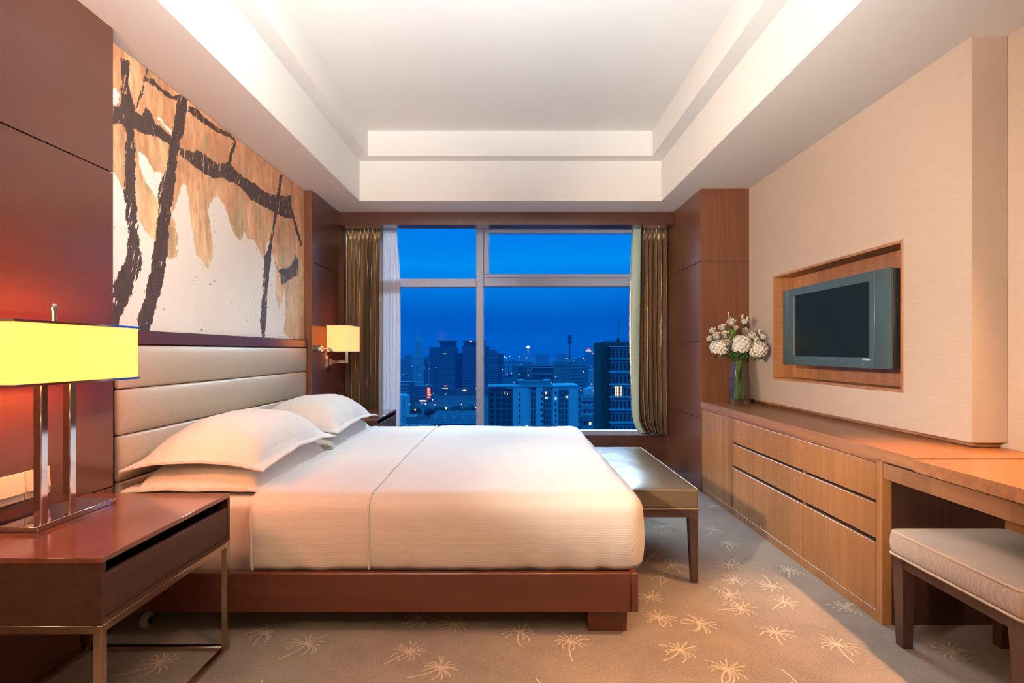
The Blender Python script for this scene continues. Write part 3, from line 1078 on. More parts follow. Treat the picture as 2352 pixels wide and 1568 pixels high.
nightstand('mahogany nightstand under the yellow table lamp', -1.636, -1.091, 1.413, 2.06)
nightstand('mahogany nightstand in front of the bronze curtain, half behind the bed', -1.636, -1.091, 4.335, 5.05)


# ------------------------------------------------------------------ lamps
def box_shade(parent, x0, x1, y0, y1, z0, z1, mat, rim=.008):
    t = .0025
    m = MB()
    m.box(x0, x1, y0, y0 + t, z0, z1)
    m.box(x0, x1, y1 - t, y1, z0, z1)
    m.box(x0, x0 + t, y0 + t, y1 - t, z0, z1)
    m.box(x1 - t, x1, y0 + t, y1 - t, z0, z1)
    sh = m.build('lamp_shade', mat, parent)
    for za, zb in ((z1 + .0002, z1 + rim), (z0 - rim, z0 - .0002)):
        e = .003
        m = MB()
        m.box(x0 - e, x1 + e, y0 - e, y0 + .006, za, zb)
        m.box(x0 - e, x1 + e, y1 - .006, y1 + e, za, zb)
        m.box(x0 - e, x0 + .006, y0 + .006, y1 - .006, za, zb)
        m.box(x1 - .006, x1 + e, y0 + .006, y1 - .006, za, zb)
        m.build('rim', 'chrome', sh)
    return sh


def light(name, typ, loc, energy, col, **kw):
    l = bpy.data.lights.new(name, typ)
    l.energy = energy
    l.color = col
    for k, v in kw.items():
        setattr(l, k, v)
    o = bpy.data.objects.new(name, l)
    o.location = loc
    C.objects.link(o)
    return o


tl = thing('table_lamp', 'table lamp with long yellow box shade on two chrome posts', 'lamp', (-1.51, 1.76, .6012))
b = MB()
b.box(-1.578, -1.436, 1.612, 1.905, .6014, .613, .001, 1)
b.box(-1.585, -1.432, 1.602, 1.925, .6132, .620, .001, 1)
b.build('base_plate', 'chrome', tl, 40)
for y in (1.632, 1.738):
    MB().box(-1.458, -1.433, y - .0125, y + .0125, .6202, 1.16, .002, 1).build('post', 'chrome', tl, 40)
box_shade(tl, -1.605, -1.400, 1.497, 1.993, 1.056, 1.235, 'shade_table')
MB().box(-1.60, -1.405, 1.735, 1.747, 1.160, 1.168).build('shade_holder', 'chrome', tl)
MB().lathe([(.008, .168 - .168), (.008, .115), (.0105, .115), (.0105, .135), (.009, .138)], 18, (-1.50, 1.741, 1.168)).build('finial', 'chrome', tl, 40)
MB().lathe([(.012, -.11), (.026, -.08), (.03, -.055), (.02, -.02), (.013, 0)], 16, (-1.53, 1.62, 1.158)).build('light_bulb', 'bulb', tl, 60)
MB().lathe([(.012, -.11), (.026, -.08), (.03, -.055), (.02, -.02), (.013, 0)], 16, (-1.53, 1.86, 1.158)).build('light_bulb', 'bulb', tl, 60)

wl = thing('wall_lamp', 'chrome swing-arm wall lamp with cream box shade beside the curtain', 'lamp', (XP, 4.74, 1.08))
WY = 4.735
MB().box(XP + .0005, XP + .013, WY - .055, WY + .055, .985, 1.14, .002, 1).build('back_plate', 'chrome', wl, 40)
MB().box(XP + .0132, XP + .020, WY - .032, WY + .032, 1.01, 1.118, .002, 1).build('plate_boss', 'steel', wl, 40)
MB().lathe([(.012, -.028), (.016, -.026), (.016, .026), (.012, .028)], 18, (XP + .034, WY, 1.058)).build('knuckle', 'chrome', wl, 40)
b = MB()
b.box(XP + .048, -1.478, WY - .006, WY + .006, 1.046, 1.069, .001, 1)
b.box(-1.4775, -1.4555, WY - .006, WY + .006, 1.046, 1.15, .001, 1)
b.build('arm', 'chrome', wl, 40)
box_shade(wl, -1.583, -1.399, 4.555, 4.905, 1.152, 1.372, 'shade_wall', .005)
MB().lathe([(.012, 0), (.014, .03), (.028, .07), (.03, .095), (.018, .12)], 16, (-1.4665, WY, 1.152)).build('light_bulb', 'bulb', wl, 60)

rl = thing('reading_light', 'small chrome reading light left of the wall lamp', 'lamp', (XP, 4.46, 1.17))
MB().lathe([(.030, .0005), (.031, .004), (.031, .05), (.029, .054)], 24, (XP, 4.47, 1.172), 'X').build('mount', 'chrome', rl, 40)
MB().tube([(XP + .054, 4.47, 1.172), (XP + .085, 4.475, 1.174), (XP + .105, 4.48, 1.170)], .0045, 8).build('stem', 'chrome', rl, 60)
MB().tube([(XP + .104, 4.478, 1.176), (XP + .135, 4.495, 1.152)], .013, 14).build('lamp_head', 'chrome', rl, 60)

# wall switches
for y0, lab in ((1.693, 'ivory double switch plate on the panelling, farther from the bed'), (1.791, 'ivory double switch plate on the panelling, nearer the bed')):
    sw = thing('switch_plate', lab, 'switch', (XP, y0 + .047, .70), 'ivory switch plates by the nightstand')
    MB().box(XP + .0005, XP + .007, y0, y0 + .0945, .65, .745, .002, 2).build('plate', 'plate', sw, 40)
    b = MB()
    b.prism([(XP + .0072, y0 + .003, .676), (XP + .0072, y0 + .003, .723), (XP + .0085, y0 + .003, .723), (XP + .013, y0 + .003, .676)], (0, .0885, 0))
    b.build('rocker', 'plate', sw)


# ------------------------------------------------------------------ curtains
def drape(parent, name, mat, x0, x1, y, z0, z1, n, amp, edge=None, seed=0, pinch=True, nu=None, thick=.003, flat=0.0):
    nu = nu or n * 14
    nz = 70

    def fn(a, c):
        z = z1 + (z0 - z1) * c
        d = z1 - z
        xl, xr = x0, x1
        if edge:
            xl, xr = edge(c, x0, x1)
        k = seed * 3.1
        wob = mnoise.noise(Vector((a * n * .35, k, c * 1.2)))
        a2 = a + .022 * wob + .012 * mnoise.noise(Vector((a * 5, k + 4, c * 2.5))) * c
        ph = 2 * math.pi * n * a2 + 1.1 * mnoise.noise(Vector((a * n * .5, k + 2, .3)))
        am = amp * (.65 + .7 * abs(mnoise.noise(Vector((a * n * .55, k + 8, c * .8)))))
        if pinch:
            p = math.exp(-((d - .085) / .035) ** 2)
            am *= (1 - .72 * p)
            am *= (.75 + .35 * min(1, d / .5))
        f = math.sin(ph) + .28 * math.sin(2 * ph + 1)
        if flat:
            fl = max(0, min(1, (flat - a) / .05))
            f = f * (1 - fl) + fl * (.1 * math.sin(c * 5 + a * 9) + .04 * math.sin(z * 60))
        xx = xl + (xr - xl) * (a + .18 / n * math.sin(2 * ph) * .6)
        hem = .004 * mnoise.noise(Vector((a * 9, k, 1)))
        ruck = 0
        if c > .86:
            ruck = (c - .86) / .14 * .012 * mnoise.noise(Vector((a * 14, z * 18, k)))
        return Vector((xx + ruck, y + am * f + ruck, z + hem * c))
    m = MB()
    m.grid(fn, nu, nz)
    return m.build(name, mat, parent, 80, solid=thick)


ld = thing('curtain', 'bronze satin curtain gathered at the left of the window', 'curtain', (-1.46, 5.30, .12), 'bronze satin curtains')


def edge_left(c, a, b2):
    return a, b2 - .015 * c


drape(ld, 'drape', 'satin', -1.648, -1.285, 5.292, .06, 2.40, 9, .044, edge_left, 1)
MB().box(-1.648, -1.28, 5.286, 5.298, 2.405, 2.425).build('curtain_track', 'window_frame', ld)
sh = thing('sheer_curtain', 'white sheer curtain beside the left bronze curtain', 'curtain', (-1.2, 5.37, .12))


def edge_sheer(c, a, b2):
    w = .03 * min(1, c * 5) + .012 * math.sin(math.pi * c)
    return a - .02 * c, b2 + w


drape(sh, 'sheer_panel', 'sheer', -1.315, -1.163, 5.392, .06, 2.40, 6, .016, edge_sheer, 2, thick=.0015)
rd = thing('curtain', 'bronze satin curtain gathered at the right of the window', 'curtain', (1.37, 5.30, .32), 'bronze satin curtains')


def edge_right(c, a, b2):
    d = -.038 * math.sin(math.pi * min(1, c * 1.02)) ** .6 if c < 1 else 0
    if c > .90:
        d += .085 * ((c - .90) / .10) ** 2
    return a + d, b2


drape(rd, 'drape', 'satin', 1.215, 1.547, 5.300, .325, 2.40, 8, .044, edge_right, 5, flat=.20)
m = MB()


def lining_pt(a, c):
    z = 2.385 + (.345 - 2.385) * c
    xl, xr = edge_right(c * .97 + .008, 1.215, 1.547)
    return Vector((xl + .004 + (.075 + .02 * math.sin(c * 4)) * a, 5.252 - .012 * math.sin(math.pi * a) + .006 * math.sin(c * 9 + a * 3), z))


m.grid(lining_pt, 8, 60)
tag(m.build('lining', 'lining', rd, 80, solid=.002), 'lining turned out along the window edge, greenish window light in its colour')
MB().box(1.212, 1.547, 5.294, 5.306, 2.405, 2.425).build('curtain_track', 'window_frame', rd)

# ------------------------------------------------------------------ sideboard, top, desk
CX = 1.558
sb = thing('sideboard', 'long walnut cabinet with door and six drawers below the television', 'sideboard', (1.75, 3.29, 0))
MB().box(CX + .019, 1.94, 2.266, 4.338, .05, .675).build('carcass', 'dark_gap', sb)
MB().box(CX + .001, 1.94, 2.266, 4.338, .0008, .046, .001, 1).build('plinth', 'walnut', sb)
MB().box(CX, 1.60, 2.232, 2.2655, .0008, .689, .001, 1).build('front_post', 'walnut', sb)
MB().box(1.6003, 2.085, 2.232, 2.262, .0008, .689).build('end_panel', 'dark_wood', sb)
MB().box(CX + .012, 1.94, 2.266, 4.338, .6755, .6905).build('recess_rail', 'walnut', sb)
MB().box(CX, CX + .0185, 4.332, 4.341, .048, .6915).build('front_stile', 'walnut', sb)
MB().box(CX, CX + .0185, 3.752, 4.330, .049, .674, .001, 1).build('door', 'walnut', sb)
for y0, y1, mt_ in ((2.845, 3.742, 'walnut_r'), (2.274, 2.832, 'walnut')):
    for z0, z1 in ((.516, .674), (.353, .501), (.049, .333)):
        MB().box(CX, CX + .0185, y0, y1, z0, z1, .0015, 1).build('drawer', mt_, sb)
MB().box(CX + .004, CX + .0188, 2.834, 2.8435, .049, .674).build('divider', 'walnut', sb)

ct = MB()
ct.prism([(1.553, 2.036, .692), (1.553, 4.3425, .692), (1.9845, 4.3425, .692), (1.9845, 2.28, .692), (2.094, 2.28, .692), (2.094, 2.036, .692)], (0, 0, .0488))
o = ct.build('countertop', 'walnut_top', None, loc=(1.75, 3.2, .692))
tag(o, 'walnut top slab lying along the long cabinet, vase standing on it', 'countertop')

dk = thing('desk', 'walnut desk with slim drawer joined to the near end of the long cabinet', 'desk', (1.82, 1.35, 0))
MB().box(1.541, 2.092, .55, 2.031, .690, .7375, .0015, 1).build('desk_top', wood('amber_walnut_top', (.30, .125, .048), (.44, .20, .085), .26, 'X', .35), dk)
MB().box(1.558, 1.574, .60, 2.225, .619, .683, .001, 1).build('drawer', wood('drawer_walnut', (.235, .105, .045), (.34, .17, .08), .34, 'Y', .15, veneer=.155), dk)
MB().box(1.580, 2.09, .60, 2.2315, .622, .6895).build('drawer_box', 'dark_gap', dk)
MB().box(2.075, 2.09, .60, 2.2315, .0008, .6215).build('modesty_panel', 'walnut', dk)
MB().box(1.56, 2.074, .57, .599, .0008, .6895).build('side_panel', 'walnut', dk)

# ------------------------------------------------------------------ television
tv = thing('television', 'slate grey flat television mounted in the wall recess', 'television', (1.95, 3.19, 1.06))
TX = 1.90
TY0_, TY1_, TZ0, TZ1 = 2.66, 3.715, 1.06, 1.574
SY0, SY1, SZ0, SZ1 = 2.822, 3.577, 1.118, 1.523     # screen opening
b = MB()
b.box(TX + .002, TX + .015, SY1, 3.632, TZ0, TZ1, .002, 1)
b.box(TX + .002, TX + .015, 2.778, SY0, TZ0, TZ1, .002, 1)
b.box(TX + .002, TX + .015, SY0, SY1, SZ1, TZ1, .002, 1)
b.box(TX + .002, TX + .015, SY0, SY1, TZ0, SZ0, .002, 1)
b.build('bezel', 'tv_body', tv, 40)
MB().box(TX, TX + .015, TY0_, 2.7765, TZ0, TZ1, .004, 2).build('speaker_panel', 'tv_body', tv, 40)
MB().box(TX, TX + .015, 3.6335, TY1_, TZ0, TZ1, .004, 2).build('speaker_panel', 'tv_body', tv, 40)
MB().box(TX + .008, TX + .0150, SY0 + .0003, SY1 - .0003, SZ0 + .0003, SZ1 - .0003).build('screen', 'tv_screen', tv)
MB().box(TX + .001, TX + .012, SY1 - .006, SY1 - .0005, SZ0 + .001, SZ1 - .001).build('screen_edge', 'silver', tv)
MB().box(TX + .0152, TX + .09, TY0_ + .003, TY1_ - .004, TZ0 + .004, TZ1 - .004, .006, 1).build('back_housing', 'tv_side', tv, 40)
MB().box(TX + .0902, TX + .13, 2.85, 3.55, 1.12, 1.50, .006, 1).build('back_box', 'tv_side', tv, 40)
MB().box(TX + .1302, 2.077, 3.1, 3.28, 1.24, 1.40).build('wall_bracket', 'tv_side', tv)
for k in range(7):
    z = 1.118 + k * .0165
    MB().box(TX + .050, TX + .066, TY0_ + .0015, TY0_ + .0035, z, z + .0035).build('vent_slot', 'steel', tv)
MB().box(TX + .040, TX + .043, TY0_ + .0015, TY0_ + .0035, 1.36, 1.455).build('side_seam', 'steel', tv)


def text_mesh(name, body, size, loc, rot, mat, parent, ext=.0005):
    cu = bpy.data.curves.new(name, 'FONT')
    cu.body = body
    cu.size = size
    cu.extrude = ext
    o = bpy.data.objects.new(name, cu)
    C.objects.link(o)
    bpy.context.view_layer.update()
    me = bpy.data.meshes.new_from_object(o.evaluated_get(bpy.context.evaluated_depsgraph_get()))
    bpy.data.objects.remove(o)
    me.materials.clear()
    me.materials.append(M[mat])
    mtx = Matrix.Translation(Vector(loc)) @ rot.to_4x4()
    if parent is not None:
        mtx = Matrix.Translation(-parent.location) @ mtx
    me.transform(mtx)
    o = bpy.data.objects.new(name, me)
    C.objects.link(o)
    o.parent = parent
    return o


# faces -X: text x axis -> -Y, text y axis -> Z
ROT_TV = Matrix(((0, 0, -1), (-1, 0, 0), (0, 1, 0)))
text_mesh('logo', 'TOPRE', .014, (TX + .0013, 2.878, 1.103), ROT_TV, 'white_mark', tv)
text_mesh('logo', 'view', .013, (TX + .0013, 2.838, 1.103), ROT_TV, 'white_mark', tv)
MB().lathe([(.0025, -.002), (.0025, .001)], 10, (TX + .002, 2.872, 1.080), 'X').build('indicator_light', 'white_mark', tv)
MB().lathe([(.002, -.001), (.002, .001)], 10, (TX + .002, 2.852, 1.080), 'X').build('button', 'silver', tv)

# ------------------------------------------------------------------ bench at the foot of the bed
bn = thing('bench', 'dark-legged bench with olive-brown leather seat at the foot of the bed', 'bench', (.755, 3.2, 0))
X0, X1, Y0, Y1 = .578, .930, 2.632, 3.80


def seat_d(p, n):
    if n.z > .5:
        u = (p.x - (X0 + X1) / 2) / ((X1 - X0) / 2)
        v = (p.y - (Y0 + Y1) / 2) / ((Y1 - Y0) / 2)
        p = p + Vector((0, 0, .022 * (1 - u * u) * (1 - v ** 4) + .002 * fbm(p, 9)))
    return p


MB().soft_box(X0, X1, Y0, Y1, .368, .466, .012, .022, seat_d).build('seat', 'leather_brown', bn, 60)


def rect_loop(x0, x1, y0, y1, z, r=.012, n=4):
    pts = []
    for cxx, cyy, a0 in ((x1 - r, y0 + r, -90), (x1 - r, y1 - r, 0), (x0 + r, y1 - r, 90), (x0 + r, y0 + r, 180)):
        for i in range(n + 1):
            a = math.radians(a0 + 90 * i / n)
            pts.append((cxx + r * math.cos(a), cyy + r * math.sin(a), z))
    out = []
    for i, p in enumerate(pts):
        q = pts[(i + 1) % len(pts)]
        out.append(p)
        d = math.dist(p, q)
        if d > .1:
            k = int(d / .05)
            out += [tuple(p[j] + (q[j] - p[j]) * s_ / k for j in range(3)) for s_ in range(1, k)]
    return out


MB().tube(rect_loop(X0 + .002, X1 - .001, Y0 + .001, Y1 - .001, .462), .0042, 8, True).build('piping', 'piping_brown', bn, 70)
MB().tube(rect_loop(X0 - .001, X1 + .001, Y0 - .001, Y1 + .001, .370), .004, 8, True).build('piping', 'piping_brown', bn, 70)
ap = MB()
ap.box(X0 + .046, X1 - .047, Y0 + .008, Y0 + .028, .326, .366)
ap.box(X0 + .046, X1 - .047, Y1 - .028, Y1 - .008, .326, .366)
ap.box(X0 + .008, X0 + .028, Y0 + .046, Y1 - .046, .326, .366)
ap.box(X1 - .028, X1 - .008, Y0 + .046, Y1 - .046, .326, .366)
ap.build('apron', 'dark_wood', bn)
for ax, cxx in ((X0 + .002, 0), (X1 - .048, 1)):
    for ay, cyy in ((Y0 + .004, 0), (Y1 - .05, 1)):
        MB().taper(ax, ax + .046, ay, ay + .046, .0005, .3655, .68, .68, cxx, cyy).build('leg', 'dark_wood', bn)

# ------------------------------------------------------------------ stool under the desk
st = thing('stool', 'dark-legged stool with beige corded cushion tucked under the desk', 'stool', (1.73, 1.83, 0))
X0s, X1s, Y0s, Y1s = 1.494, 1.955, 1.545, 2.10


def stool_d(p, n):
    u = (p.x - (X0s + X1s) / 2) / ((X1s - X0s) / 2)
    v = (p.y - (Y0s + Y1s) / 2) / ((Y1s - Y0s) / 2)
    h = max(0, min(1, (p.z - .36) / .09))
    # sides bow out, and the top domes
    if abs(n.x) > .5:
        p = p + Vector((n.x * .006 * math.sin(math.pi * h), 0, 0))
    if abs(n.y) > .5:
        p = p + Vector((0, n.y * .006 * math.sin(math.pi * h), 0))
    if n.z > .5:
        p = p + Vector((0, 0, .022 * (1 - u * u) * (1 - v * v) + .002 * fbm(p, 7)))
    return p


MB().soft_box(X0s, X1s, Y0s, Y1s, .358, .452, .02, .02, stool_d).build('seat_cushion', 'stool_cord', st, 60)
MB().tube(rect_loop(X0s + .001, X1s - .001, Y0s + .001, Y1s - .001, .446, .03, 6), .0052, 8, True).build('piping', 'stool_pipe', st, 70)
MB().tube(rect_loop(X0s - .002, X1s + .002, Y0s - .002, Y1s + .002, .361, .022, 6), .0048, 8, True).build('piping', 'stool_pipe', st, 70)
ap = MB()
ap.box(X0s + .055, X1s - .055, Y0s + .012, Y0s + .034, .315, .357)
ap.box(X0s + .055, X1s - .055, Y1s - .034, Y1s - .012, .315, .357)
ap.box(X0s + .012, X0s + .034, Y0s + .055, Y1s - .055, .315, .357)
ap.box(X1s - .034, X1s - .012, Y0s + .055, Y1s - .055, .315, .357)
ap.build('apron', 'dark_wood', st)
for ax, cxx in ((X0s + .006, .9), (X1s - .062, .1)):
    for ay, cyy in ((Y0s + .008, .1), (Y1s - .062, .9)):
        MB().taper(ax, ax + .054, ay, ay + .054, .0005, .3565, .70, .70, cxx, cyy).build('leg', 'dark_wood', st)

# ------------------------------------------------------------------ vase and flowers
VXc, VYc, VZ = 1.742, 4.06, .741
va = thing('vase', 'clear glass vase of water standing on the walnut top', 'vase', (VXc, VYc, VZ))


def sq_ring(m, h, z, rnd=.012):
    pts = []
    for cxx, cyy, a0 in ((1, -1, -90), (1, 1, 0), (-1, 1, 90), (-1, -1, 180)):
        for i in range(4):
            a = math.radians(a0 + 30 * i)
            pts.append(m.bm.verts.new((VXc + cxx * (h - rnd) + rnd * math.cos(a), VYc + cyy * (h - rnd) + rnd * math.sin(a), z)))
    return pts


def sq_loft(m, prof):
    rings = [sq_ring(m, h, z) for h, z in prof]
    for a, c in zip(rings, rings[1:]):
        n = len(a)
        for i in range(n):
            m.bm.faces.new((a[i], a[(i + 1) % n], c[(i + 1) % n], c[i]))
    m.bm.faces.new(rings[0][::-1])
    m.bm.faces.new(rings[-1])


m = MB()
sq_loft(m, [(.060, VZ + .0005), (.064, VZ + .01), (.064, VZ + .10), (.061, VZ + .20), (.052, VZ + .318), (.049, VZ + .318), (.058, VZ + .20), (.060, VZ + .10), (.058, VZ + .042), (.05, VZ + .036)])
m.build('glass_body', 'vase', va, 40)
m = MB()
sq_loft(m, [(.048, VZ + .0372), (.0575, VZ + .044), (.0595, VZ + .10), (.0585, VZ + .17), (.0570, VZ + .212)])
m.build('water', 'water', va, 40)


def curve3(a, b_, c, n=10):
    a, b_, c = Vector(a), Vector(b_), Vector(c)
    return [a * (1 - t) ** 2 + b_ * 2 * t * (1 - t) + c * t * t for t in [i / n for i in range(n + 1)]]


STEMS = []


def petal_patch(m, base, axis, side, length, width, cup, curl, nu=5, nv=4):
    """one petal from base, rising along axis and opening towards side"""
    axis, side = Vector(axis).normalized(), Vector(side).normalized()
    tang = axis.cross(side).normalized()

    def fn(a, c):
        t = a
        w = width * math.sin(math.pi * (.15 + .58 * t)) * (c - .5)
        out = cup * math.sin(t * math.pi * .6) + curl * t * t * t
        up = length * (t - .22 * max(0, curl) / max(.001, length) * t ** 3)
        bow = 1 - (2 * (c - .5)) ** 2
        return base + axis * up + side * (out * (.55 + .45 * bow)) + tang * w
    m.grid(fn, nu, nv)


def rose(c, axis, r, seed, m):
    rnd = random.Random(seed)
    axis = Vector(axis).normalized()
    s0 = axis.cross(Vector((.3, .9, .1))).normalized()
    t0 = axis.cross(s0).normalized()
    base = Vector(c) - axis * r * .9
    for layer, (n, ln, w, cup, curl) in enumerate(((3, 1.5, 1.0, .18, -.1), (4, 1.65, 1.25, .42, 0.), (5, 1.7, 1.45, .72, .15), (6, 1.55, 1.5, .95, .42))):
        for k in range(n):
            a = 2 * math.pi * (k + layer * .37) / n + rnd.uniform(-.15, .15)
            petal_patch(m, base, axis, s0 * math.cos(a) + t0 * math.sin(a), r * ln * rnd.uniform(.92, 1.05), r * w, r * cup, r * curl)


def ico_blob(m, c, r, sub=2, sq=(1, 1, 1), rough=.0, seed=0):
    bb = bmesh.new()
    bmesh.ops.create_icosphere(bb, subdivisions=sub, radius=1.0)
    for v in bb.verts:
        k = 1 + rough * mnoise.noise(v.co * 2.3 + Vector((seed, seed * .7, 0)))
        v.co = Vector((c[0] + v.co.x * r * sq[0] * k, c[1] + v.co.y * r * sq[1] * k, c[2] + v.co.z * r * sq[2] * k))
    m.merge(bb)


def stem_for(parent, c, seed, r=.0024):
    rnd = random.Random(seed * 13 + 1)
    a = rnd.uniform(0, 6.28)
    foot = Vector((VXc + .036 * math.cos(a), VYc + .036 * math.sin(a), VZ + .048))
    k = .028 / max(.05, math.hypot(c[0] - VXc, c[1] - VYc))
    mid = Vector((VXc + (c[0] - VXc) * min(.5, k), VYc + (c[1] - VYc) * min(.5, k), VZ + .33))
    pts = curve3(foot, (foot + mid) / 2, mid, 5) + curve3(mid, mid + Vector(((c[0] - mid.x) * .35, (c[1] - mid.y) * .35, (c[2] - mid.z) * .6)), c, 7)[1:]
    MB().tube(pts, r, 6).build('stem', 'stem', parent, 70)


def leaf_patch(m, p, d, up, L, w):
    d, up = Vector(d).normalized(), Vector(up).normalized()
    s = d.cross(up).normalized()
    m.grid(lambda a, c: Vector(p) + d * (L * a) + s * (w * math.sin(math.pi * min(1, a * .93 + .04)) * (c - .5)) + up * (.2 * L * math.sin(a * 2.4) - .35 * w * abs(c - .5)), 6, 4)


GF = 'white flowers in the glass vase'
HYD = [((1653, 797), 4.03, .066, 'white hydrangea head at the left of the vase bouquet'), ((1703, 791), 3.98, .073, 'white hydrangea head at the centre of the vase bouquet'), ((1742, 803), 3.955, .064, 'cream-white hydrangea head nearest the television recess')]
for i, ((px, py), Y, R, lab) in enumerate(HYD):
    c = at(px, py, Y)
    h = thing('hydrangea', lab, 'flower', tuple(c), GF)
    m = MB()
    rnd = random.Random(40 + i)
    N = 85
    for k in range(N):
        z = 1 - 1.75 * (k + .5) / N
        a = k * 2.39996
        rr = math.sqrt(max(0, 1 - z * z))
        d = Vector((rr * math.cos(a), rr * math.sin(a), z))
        p = c + Vector((d.x * R * 1.05, d.y * R, d.z * R * .95)) * rnd.uniform(.9, 1.04)
        t1_ = d.cross(Vector((.2, .3, .93))).normalized()
        t2_ = d.cross(t1_).normalized()
        rot = rnd.uniform(0, 1.57)
        for q in range(4):
            aa = rot + q * math.pi / 2
            s_ = t1_ * math.cos(aa) + t2_ * math.sin(aa)
            u_ = d.cross(s_)
            w_ = R * rnd.uniform(.20, .26)
            L = R * rnd.uniform(.24, .31)
            lift = d * (R * rnd.uniform(.02, .10))
            m.bm.faces.new([m.bm.verts.new(v) for v in (p - d * R * .03, p + s_ * L * .45 - u_ * w_ * .5 + lift * .4, p + s_ * L + lift, p + s_ * L * .45 + u_ * w_ * .5 + lift * .4)])
    ico_blob(m, c, R * .82, 2, (1.05, 1, .92))
    m.build('bloom', 'petal', h, 25)
    stem_for(h, c, i + 1, .0032)
    m = MB()
    for k in range(3):
        a = k * 2.2 + i
        leaf_patch(m, c - Vector((0, 0, R * .75)), (math.cos(a), math.sin(a) - .25, -.75), (0, 0, 1), .06, .042)
    m.build('leaf', 'leaf', h, 60)
ROSES = [(1638, 760, 4.02, .025, 'white', 'small white lisianthus second from the left edge of the bouquet'), (1631, 778, 3.99, .024, 'white', 'small white lisianthus at the very left edge of the bouquet'),
         (1660, 753, 4.04, .030, 'white', 'white lisianthus high on the left shoulder of the bouquet'), (1680, 741, 4.05, .034, 'white', 'large white lisianthus cup at the top of the bouquet'),
         (1709, 739, 4.06, .025, 'white', 'upright white lisianthus below the two buds'), (1711, 761, 4.00, .027, 'cream', 'open cream lisianthus facing out above the central hydrangea'),
         (1726, 771, 3.99, .032, 'white', 'broad white lisianthus between the central and right hydrangeas'), (1735, 780, 3.96, .025, 'white', 'round white lisianthus just over the right hydrangea'),
         (1751, 773, 4.00, .027, 'white', 'white lisianthus at the right edge of the bouquet'), (1648, 772, 3.98, .031, 'white', 'white lisianthus resting on the left hydrangea'),
         (1665, 770, 3.97, .033, 'white', 'wide white lisianthus between the left and central hydrangeas'), (1672, 787, 3.95, .027, 'cream', 'cream-tinted lisianthus wedged low between left and central hydrangeas'),
         (1690, 754, 4.02, .020, 'cream', 'small greenish cream lisianthus behind the fresh green bloom')]
for i, (px, py, Y, R, kind, lab) in enumerate(ROSES):
    c = at(px, py, Y)
    h = thing('lisianthus', lab, 'flower', tuple(c), GF)
    m = MB()
    ax = Vector((c.x - VXc, (c.y - VYc) - .10, .16))
    if i == 5:
        ax = Vector((0, -1, .25))
    rose(c, ax, R * .86, i + 5, m)
    m.build('bloom', 'petal' if kind == 'white' else 'petal_cream', h, 60)
    stem_for(h, c - ax.normalized() * R * .75, i + 11)
    m = MB()
    leaf_patch(m, c - Vector((0, 0, R * 1.3)), (random.uniform(-1, 1), random.uniform(-1, .2), .1), (0, 0, 1), .05, .022)
    for k in range(4):
        a = k * 1.57
        leaf_patch(m, c - ax.normalized() * R * .85, (math.cos(a) * .7, math.sin(a) * .7, .8), ax, .022, .009)
    m.build('leaf', 'leaf', h, 60)
BUDS = [(1706, 727, 4.06, .013, 'left of the two pale buds above the top right lisianthus'), (1717, 732, 4.06, .014, 'right of the two pale buds above the top right lisianthus'), (1744, 761, 4.01, .015, 'pale bud standing alone above the right edge flowers')]
for i, (px, py, Y, R, lab) in enumerate(BUDS):
    c = at(px, py, Y)
    h = thing('flower_bud', lab, 'flower', tuple(c), GF)
    m = MB()
    ico_blob(m, c, R, 2, (.8, .8, 1.35))
    m.build('bud', 'petal_cream', h, 60)
    m = MB()
    for k in range(4):
        a = k * 1.57
        leaf_patch(m, c - Vector((0, 0, R * 1.25)), (math.cos(a) * .55, math.sin(a) * .55, .8), (math.cos(a), math.sin(a), 0), .03, .01)
    m.build('leaf', 'leaf', h, 60)
    stem_for(h, c - Vector((0, 0, R * 1.2)), i + 31, .0018)
sp = thing('flower_sprig', 'thin budding sprig rising highest above the bouquet', 'flower', tuple(at(1674, 728, 4.05)), GF)
m = MB()
m.tube([at(1680, 745, 4.05), at(1675, 733, 4.05), at(1673, 724, 4.05), at(1674, 719, 4.05)], .0018, 6)
m.tube([at(1675, 733, 4.05), at(1678, 728, 4.05)], .0014, 6)
ico_blob(m, at(1673.5, 718, 4.05), .005, 1, (1, 1, 1.5))
ico_blob(m, at(1678, 727, 4.05), .004, 1)
m.build('sprig', 'petal_cream', sp, 60)
stem_for(sp, at(1680, 745, 4.05), 44, .0018)
for i, (px, py, Y, R, lab) in enumerate(((1681, 764, 3.97, .028, 'upper fresh green button bloom in the middle of the bouquet'), (1677, 774, 3.95, .022, 'lower fresh green button bloom in the middle of the bouquet'))):
    c = at(px, py, Y)
    h = thing('green_bloom', lab, 'flower', tuple(c), 'green blooms in the vase')
    m = MB()
    rnd = random.Random(i)
    for k in range(70):
        z = 1 - 1.3 * (k + .5) / 70
        a = k * 2.39996
        rr = math.sqrt(max(0, 1 - z * z))
        d = Vector((rr * math.cos(a), rr * math.sin(a), z * .7))
        leaf_patch(m, c + d * R * .35, d, Vector((0, 0, 1)) if abs(z) < .9 else Vector((1, 0, 0)), R * .72, R * .26)
    ico_blob(m, c, R * .5, 1)
    m.build('bloom', 'leaf_light', h, 50)
    stem_for(h, c - Vector((0, 0, R * .3)), i + 51)
fo = thing('bouquet_foliage', 'dark green leafy sprays filling the neck of the bouquet', 'foliage', tuple(at(1700, 812, 4.05)))
